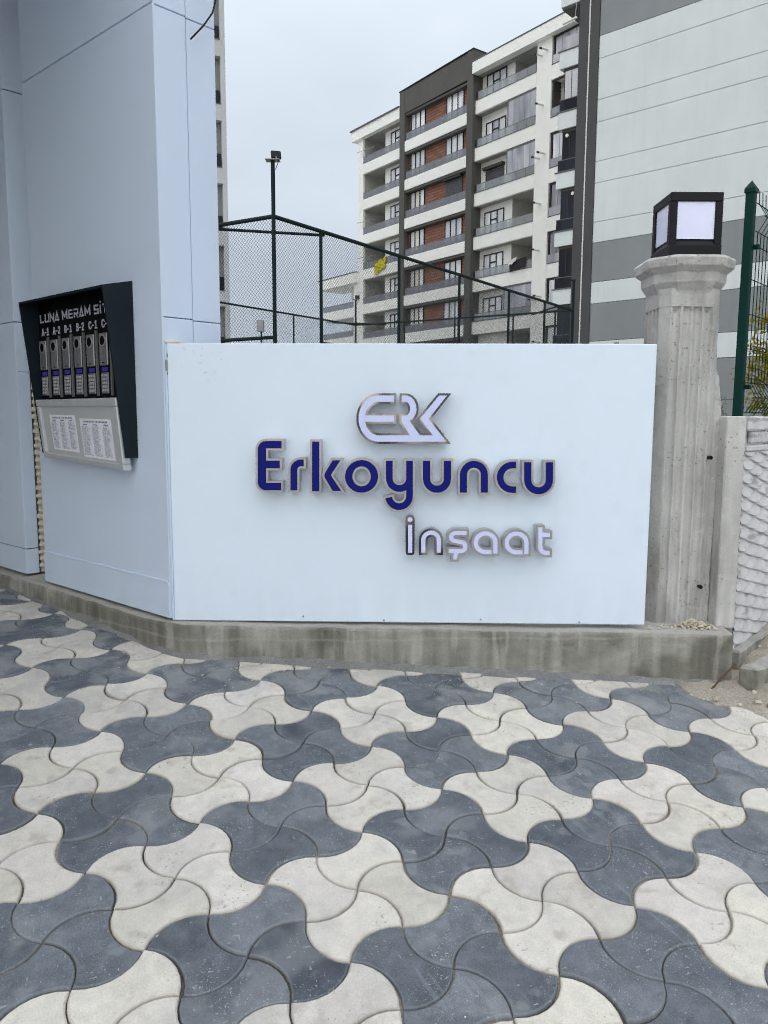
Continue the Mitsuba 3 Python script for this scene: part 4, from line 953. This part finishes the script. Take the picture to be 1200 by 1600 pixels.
# right-hand white wing
YW = 0.24
ZW = [20.02, 17.03, 14.14, 11.32, 8.56, 5.72, 2.95]
P_('roof_cornice', cat(bx(7.76, 16.7, -0.12, 3.4, 22.48, 23.18), ), 'stucco_white'); P_('coping', bx(7.76, 16.74, -0.15, 3.45, 23.185, 23.26), 'trim_grey')
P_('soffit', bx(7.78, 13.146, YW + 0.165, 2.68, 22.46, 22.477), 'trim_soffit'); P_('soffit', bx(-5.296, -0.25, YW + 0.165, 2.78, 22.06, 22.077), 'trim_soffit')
P_('wall', bx(13.15, 14.32, YW, 3.2, GB, 22.478), 'stucco_white', label='white wall strip between balconies and windows')
P_('back_wall', bx(7.75, 10.72, YW + 0.62, 3.2, GB, 22.478), 'stucco_white')
P_('back_wall', bx(10.73, 13.14, 2.7, 3.3, GB, 22.478), 'stucco_recess'); P_('side_wall', bx(10.722, 10.74, YW + 0.63, 2.69, GB, 22.476), 'stucco_recess')
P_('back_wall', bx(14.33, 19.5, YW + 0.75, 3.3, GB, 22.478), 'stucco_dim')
P_('wall', bx(16.6, 19.6, YW, 3.25, GB, 22.478), 'stucco_white')
for i, z in enumerate(ZW):
    up = 22.48 if i == 0 else ZW[i - 1]
    P_('balcony_band', bx(7.76, 13.148, YW - 0.02, YW + 0.16, z, z + 0.85, 0.01), 'stucco_white')
    P_('balcony_floor', cat(bx(7.76, 13.148, YW + 0.161, YW + 0.61, z, z + 0.6), bx(10.73, 13.148, YW + 0.615, 2.69, z, z + 0.6)), 'stucco_white')
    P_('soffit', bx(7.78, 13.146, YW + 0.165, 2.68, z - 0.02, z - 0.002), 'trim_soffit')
    P_('edge_trim', bx(7.80, 13.148, YW - 0.05, YW - 0.021, z + 0.83, z + 0.87), 'trim_grey')
    railing(7.98, 13.12, z + 0.875, z + 1.36, YW + 0.01, 7, mt='rail_glass_clear', dots=False)
    P_('end_panel', bx(7.80, 7.97, YW - 0.01, YW + 0.03, z + 0.88, z + 1.36), 'frame_dark')
    if i < 6:
        if i == 2: shutter(8.24, 9.95, z + 0.9, z + 2.30, YW + 0.60)
        else: window(8.22, 10.02, z + 0.62, z + 2.42, YW + 0.58, 3, transom=True, panes=('pane_bright',) if i != 1 else ('pane_bright', 'pane_mid'), name='balcony_door')
    if i in (1, 2, 5):
        k = P_('balcony_glazing', cat(bx(10.72, 13.148, YW, YW + 0.06, up - 0.12, up - 0.001), bx(10.72, 10.78, YW, YW + 0.06, z + 1.37, up - 0.121)), 'trim_grey')
        xs = np.linspace(10.78, 13.14, 6)
        for q, (a, b) in enumerate(zip(xs[:-1], xs[1:])):
            obj('pane', FB(bx(a + 0.008, b - 0.008, YW + 0.02, YW + 0.04, z + 1.37, up - 0.121)), ('pane_lilac', 'pane_lilac', 'pane_mid')[(q + i) % 3], k)
    # narrow window strip
    P_('wall', bx(14.325, 16.6, YW, YW + 0.74, z, z + 0.83), 'stucco_white')
    k = P_('corner_window', cat(bx(14.34, 16.6, YW - 0.02, YW + 0.02, z + 0.832, z + 0.87), bx(14.34, 14.46, YW + 0.1, YW + 0.70, z + 0.90, up - 0.01), bx(14.34, 16.6, YW + 0.09, YW + 0.13, up - 0.12, up - 0.003)), 'frame_dark')
    if i != 1:
        xs = (14.50, 15.0, 15.5, 16.0, 16.5)
        for q, (a, b) in enumerate(zip(xs[:-1], xs[1:])):
            obj('pane', FB(bx(a + 0.015, b - 0.015, YW + 0.12, YW + 0.14, z + 1.40, up - 0.13)), 'pane_bright' if i in (2, 5, 6) else ('pane_lilac' if i else 'pane_mid'), k)
    obj('glass', FB(bx(14.40, 16.5, YW + 0.03, YW + 0.045, z + 0.875, z + 1.38)), 'pane_mid', k)
    for (u, dz) in ((13.55, 1.62), (13.98, 1.80)) if i in (0, 2, 5, 6) else ((13.75, 1.75),):
        t = tube([(u, YW, z + dz), (u - 0.10, YW - 0.42, z + dz + 0.02)], 0.055, 8)
        vp = P_('vent_pipe', t, 'pipe_white', smooth=40)
        obj('cowl', FB(tube([(u - 0.10, YW - 0.42, z + dz + 0.02), (u - 0.135, YW - 0.56, z + dz + 0.025)], 0.06, 8)), 'frame_dark', vp, smooth=40)
# left-hand white wing
ZL = [19.36, 16.64, 13.93, 11.18, 8.45, 5.70, 2.95]
P_('roof_cornice', bx(-6.6, -0.245, -0.02, 2.4, 22.08, 22.84), 'stucco_white'); P_('coping', bx(-6.70, -0.245, -0.12, 2.5, 22.842, 22.93), 'trim_grey')
P_('corner_column', bx(-5.95, -5.30, YW, 3.2, GB, 22.078), 'stucco_white')
P_('back_wall', bx(-3.15, -0.2, YW + 0.62, 3.2, GB, 22.078), 'stucco_white')
P_('back_wall', bx(-5.29, -3.16, 2.8, 3.3, GB, 22.078), 'stucco_recess'); P_('side_wall', bx(-5.298, -5.285, YW + 0.17, 2.79, GB, 22.076), 'stucco_recess')
for i, z in enumerate(ZL):
    up = 22.08 if i == 0 else ZL[i - 1]
    P_('balcony_band', bx(-5.298, -0.245, YW - 0.02, YW + 0.16, z, z + 0.77, 0.01), 'stucco_white')
    P_('balcony_floor', cat(bx(-5.298, -0.245, YW + 0.161, YW + 0.61, z, z + 0.6), bx(-5.298, -3.16, YW + 0.615, 2.79, z, z + 0.6)), 'stucco_white')
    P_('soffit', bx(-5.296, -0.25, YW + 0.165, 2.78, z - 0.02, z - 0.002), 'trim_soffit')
    railing(-5.28, -0.26, z + 0.79, z + 1.28, YW + 0.01, 6, dots=(i == 1))
    if i < 6: window(-2.35, -0.60, z + 0.62, z + 2.45, YW + 0.58, 3, transom=True, panes=('pane_bright', 'pane_warm') if i == 4 else ('pane_bright',), name='balcony_door')
    if i not in (1,):
        P_('line_pole', tube([(-5.75, YW - 0.28, z + 1.72), (-3.6, YW - 0.05, z + 1.66)], 0.022, 6), 'steel_grey')
# low wing on the far left
P_('roof_cornice', bx(-11.8, -5.96, -0.04, 2.6, 11.06, 11.84), 'stucco_white'); P_('coping', bx(-11.85, -5.96, -0.07, 2.7, 11.845, 11.92), 'trim_grey')
P_('wall', bx(-6.66, -5.955, YW, 3.2, GB, 11.058), 'stucco_white')
P_('back_wall', bx(-9.6, -6.67, 2.0, 3.25, GB, 11.058), 'stucco_white'); P_('mass', bx(-11.0, -5.9, 3.3, 14, GB, 11.05), 'stucco_dim')
for z in (8.38, 6.05, 3.3):
    P_('balcony_band', bx(-11.5, -6.665, YW - 0.02, YW + 0.16, z, z + 0.77), 'stucco_white')
    P_('balcony_floor', bx(-11.5, -6.665, YW + 0.161, 1.99, z, z + 0.6), 'stucco_dim')
    railing(-11.48, -6.68, z + 0.79, z + 1.22, YW + 0.01, 6, dots=False)
    window(-9.0, -7.5, z + 0.75, z + 2.2, 1.95, 2, panes=('pane_bright', 'pane_mid'))
# laundry on the balconies
def cloth(u0, u1, z0, z1, y, seed, tilt=0.0):
    S, Z = np.meshgrid(np.linspace(0, 1, 14), np.linspace(0, 1, 12))
    yy = y - 0.05 - 0.07 * meshkit.fbm(np.stack([S * 3, Z * 2, S * 0 + seed], -1), 3) - 0.05 * (1 - Z)
    zz_ = z0 + (z1 - z0) * Z + 0.12 * (1 - Z) * (meshkit.noise(np.stack([S * 4, S * 0, S * 0 + seed], -1)) - 0.5) + tilt * (S - 0.5)
    V = np.c_[(u0 + (u1 - u0) * S + 0.1 * (1 - Z) * (0.5 - S)).ravel(), yy.ravel(), zz_.ravel()]
    n = 14; i = (np.arange(11)[:, None] * n + np.arange(13)[None]).ravel()
    f = np.r_[np.c_[i, i + 1, i + n + 1], np.c_[i, i + n + 1, i + n]]
    m1 = trimesh.Trimesh(V, f, process=False); m2 = trimesh.Trimesh(V + [0, 0.02, 0], f[:, ::-1], process=False)
    return cat(m1, m2)
u0, z0 = FB.uz(586, 423); u1, z1 = FB.uz(603, 404)
k = obj('yellow_blanket', FB(cloth(u0 - 0.3, u1 - 0.2, z0 - 0.1, z1 + 0.1, YW, 3, 0.35)), 'cloth_yellow', smooth=True); tag(k, 'yellow patterned blanket hanging over a left balcony railing', 'blanket')
k = obj('dark_blanket', FB(cloth(11.3, 12.75, ZW[4] + 0.86, ZW[4] + 1.50, YW, 5, 0.10)), 'cloth_dark', smooth=True); tag(k, 'dark bedding hung over a right balcony railing', 'blanket')
k = obj('white_cloth', FB(cloth(11.25, 12.0, ZW[4] + 1.28, ZW[4] + 1.54, YW - 0.09, 8, 0.2)), 'cloth_white', smooth=True); tag(k, 'small white cloth on top of the dark bedding on the balcony', 'cloth')

# ------------------------------------------------------------------ the panel-clad building on the right
EC = np.array([1340 / 1205, -1.0]); FC = Frame((8.69869, 33.5), EC)
cb = thing('panel_building', 'building clad in pale and grey horizontal panels behind the lamp', 'building')
def Q_(name, m, mt, parent=cb, **kw): return obj(name, FC(m), mt, parent, **kw)
Q_('mass', bx(-0.9, 30, 0.06, 12, -2.5, 26), 'stucco_charcoal')
Q_('mass', bx(-1.6, -0.95, 1.6, 12, -2.5, 26), 'stucco_charcoal')
js = [(-2.5, -0.75, 0), (-0.75, 0.78, 1), (0.78, 2.343, 1), (2.35, 3.29, 0), (3.29, 4.86, 1), (4.86, 5.74, 0), (5.74, 7.35, 1), (7.35, 8.18, 0), (8.18, 9.75, 0), (9.75, 10.61, 0), (10.61, 12.16, 0), (12.16, 13.03, 0), (13.03, 14.63, 0), (14.63, 15.50, 0), (15.50, 17.05, 1), (17.05, 17.9, 1), (17.9, 19.5, 1), (19.5, 26, 0)]
for a, b, g in js:
    Q_('facade_panel', bx(0.012, 30, 0.0, 0.055, a + 0.009, b - 0.009, 0.006), 'panel_grey' if g else 'panel_white')
Q_('pilaster', bx(-0.90, -0.44, -0.06, 1.6, -2.5, 26, 0.01), 'stucco_charcoal'); Q_('pilaster', bx(-0.40, 0.0, -0.06, 0.05, -2.5, 26, 0.01), 'stucco_charcoal')
Q_('drainpipe', tube([(-0.42, -0.065, -2.5), (-0.42, -0.065, 26)], 0.028, 6), 'pipe_white', smooth=40)
bands = [(17.14, 18.6), (14.70, 15.37), (12.25, 12.93), (9.83, 10.48), (7.43, 8.03), (4.96, 5.60), (2.5, 3.15)]
for i, (a, b) in enumerate(bands):
    Q_('bay_band', bx(-1.80, -0.905, -0.02, 1.55, a, b, 0.008), 'panel_white')
    Q_('bay_sill', bx(-1.86, -0.905, -0.06, 1.5, b + 0.002, b + 0.045), 'trim_grey')
    if i == 0: continue
    up = bands[i - 1][0]
    if i == 1:
        k = Q_('bay_railing', bx(-1.62, -0.91, 0.10, 0.13, b + 0.05, b + 0.62), 'pane_lilac')
        Q_('bay_soffit', bx(-1.78, -0.91, 0.06, 1.5, up - 0.06, up - 0.003), 'trim_grey')
    else:
        mt = 'pane_mid' if i == 2 else 'pane_black'
        k = Q_('bay_window', cat(bx(-1.62, -0.91, 0.08, 1.2, up - 0.11, up - 0.002), bx(-1.60, -1.57, 0.07, 1.2, b + 0.05, up - 0.112), bx(-1.26, -1.24, 0.07, 0.12, b + 0.05, up - 0.112)), 'frame_dark')
        for a0, a1 in ((-1.565, -1.262), (-1.238, -0.91)): obj('pane', FC(bx(a0, a1, 0.09, 0.11, b + 0.05, up - 0.112)), mt, k)
        obj('side_pane', FC(bx(-1.595, -1.575, 0.13, 1.2, b + 0.06, up - 0.115)), mt, k)
        obj('rail_glass', FC(bx(-1.74, -0.91, 0.0, 0.02, b + 0.05, b + 0.49)), 'pane_black', k)
        obj('rail_glass', FC(bx(-1.74, -1.72, 0.021, 1.2, b + 0.05, b + 0.49)), 'pane_black', k)
        obj('rail_bar', FC(bx(-1.75, -0.91, -0.01, 0.03, b + 0.492, b + 0.52)), 'trim_grey', k)
        if i in (3, 4):
            c = trimesh.creation.cylinder(0.075, 0.05, sections=16); c.apply_transform(trimesh.transformations.rotation_matrix(math.pi / 2, [1, 0, 0])); c.apply_translation([-1.38 if i == 3 else -1.03, 0.075, up - 0.27])
            obj('vent_cap', FC(c), 'pipe_white', k, smooth=40)
Q_('awning_roll', tube([(-1.55, -0.25, 16.35), (-0.92, -0.25, 16.42)], 0.05, 8), 'pipe_white', smooth=40)
Q_('awning_bracket', tube([(-1.0, -0.25, 16.45), (-1.0, -0.15, 17.05)], 0.015, 5), 'steel_grey')

# ------------------------------------------------------------------ tower behind the pier
FT = Frame((-7.84, 40.0), (1, 0.36))
tw = thing('tower_block', 'pale apartment tower mostly hidden behind the white pier', 'building')
obj('mass', FT(bx(-14, -0.02, 0.45, 12, -3, 30)), 'stucco_dim', tw)
obj('corner_column', FT(bx(-0.22, 0.0, 0.0, 0.44, -3, 30)), 'tower_grey', tw)
obj('side_wall', FT(bx(-0.019, 0.03, 0.45, 12, -3, 30)), 'stucco_dim', tw)
for i in range(10):
    z = 20.45 - 2.97 * (i - 1)
    obj('floor_band', FT(bx(-14, -0.221, 0.0, 0.44, z, z + 0.78)), 'tower_grey', tw)
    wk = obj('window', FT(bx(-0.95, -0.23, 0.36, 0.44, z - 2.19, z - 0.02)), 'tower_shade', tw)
    obj('pane', FT(bx(-0.92, -0.26, 0.22, 0.355, z - 2.17, z - 1.50)), 'pane_black', wk)
    obj('sill', FT(bx(-1.0, -0.24, -0.03, 0.2, z - 2.22, z - 2.185)), 'trim_grey', tw)
    obj('pier', FT(bx(-2.6, -1.0, 0.0, 0.44, z - 2.19, z - 0.001)), 'stucco_white', tw)
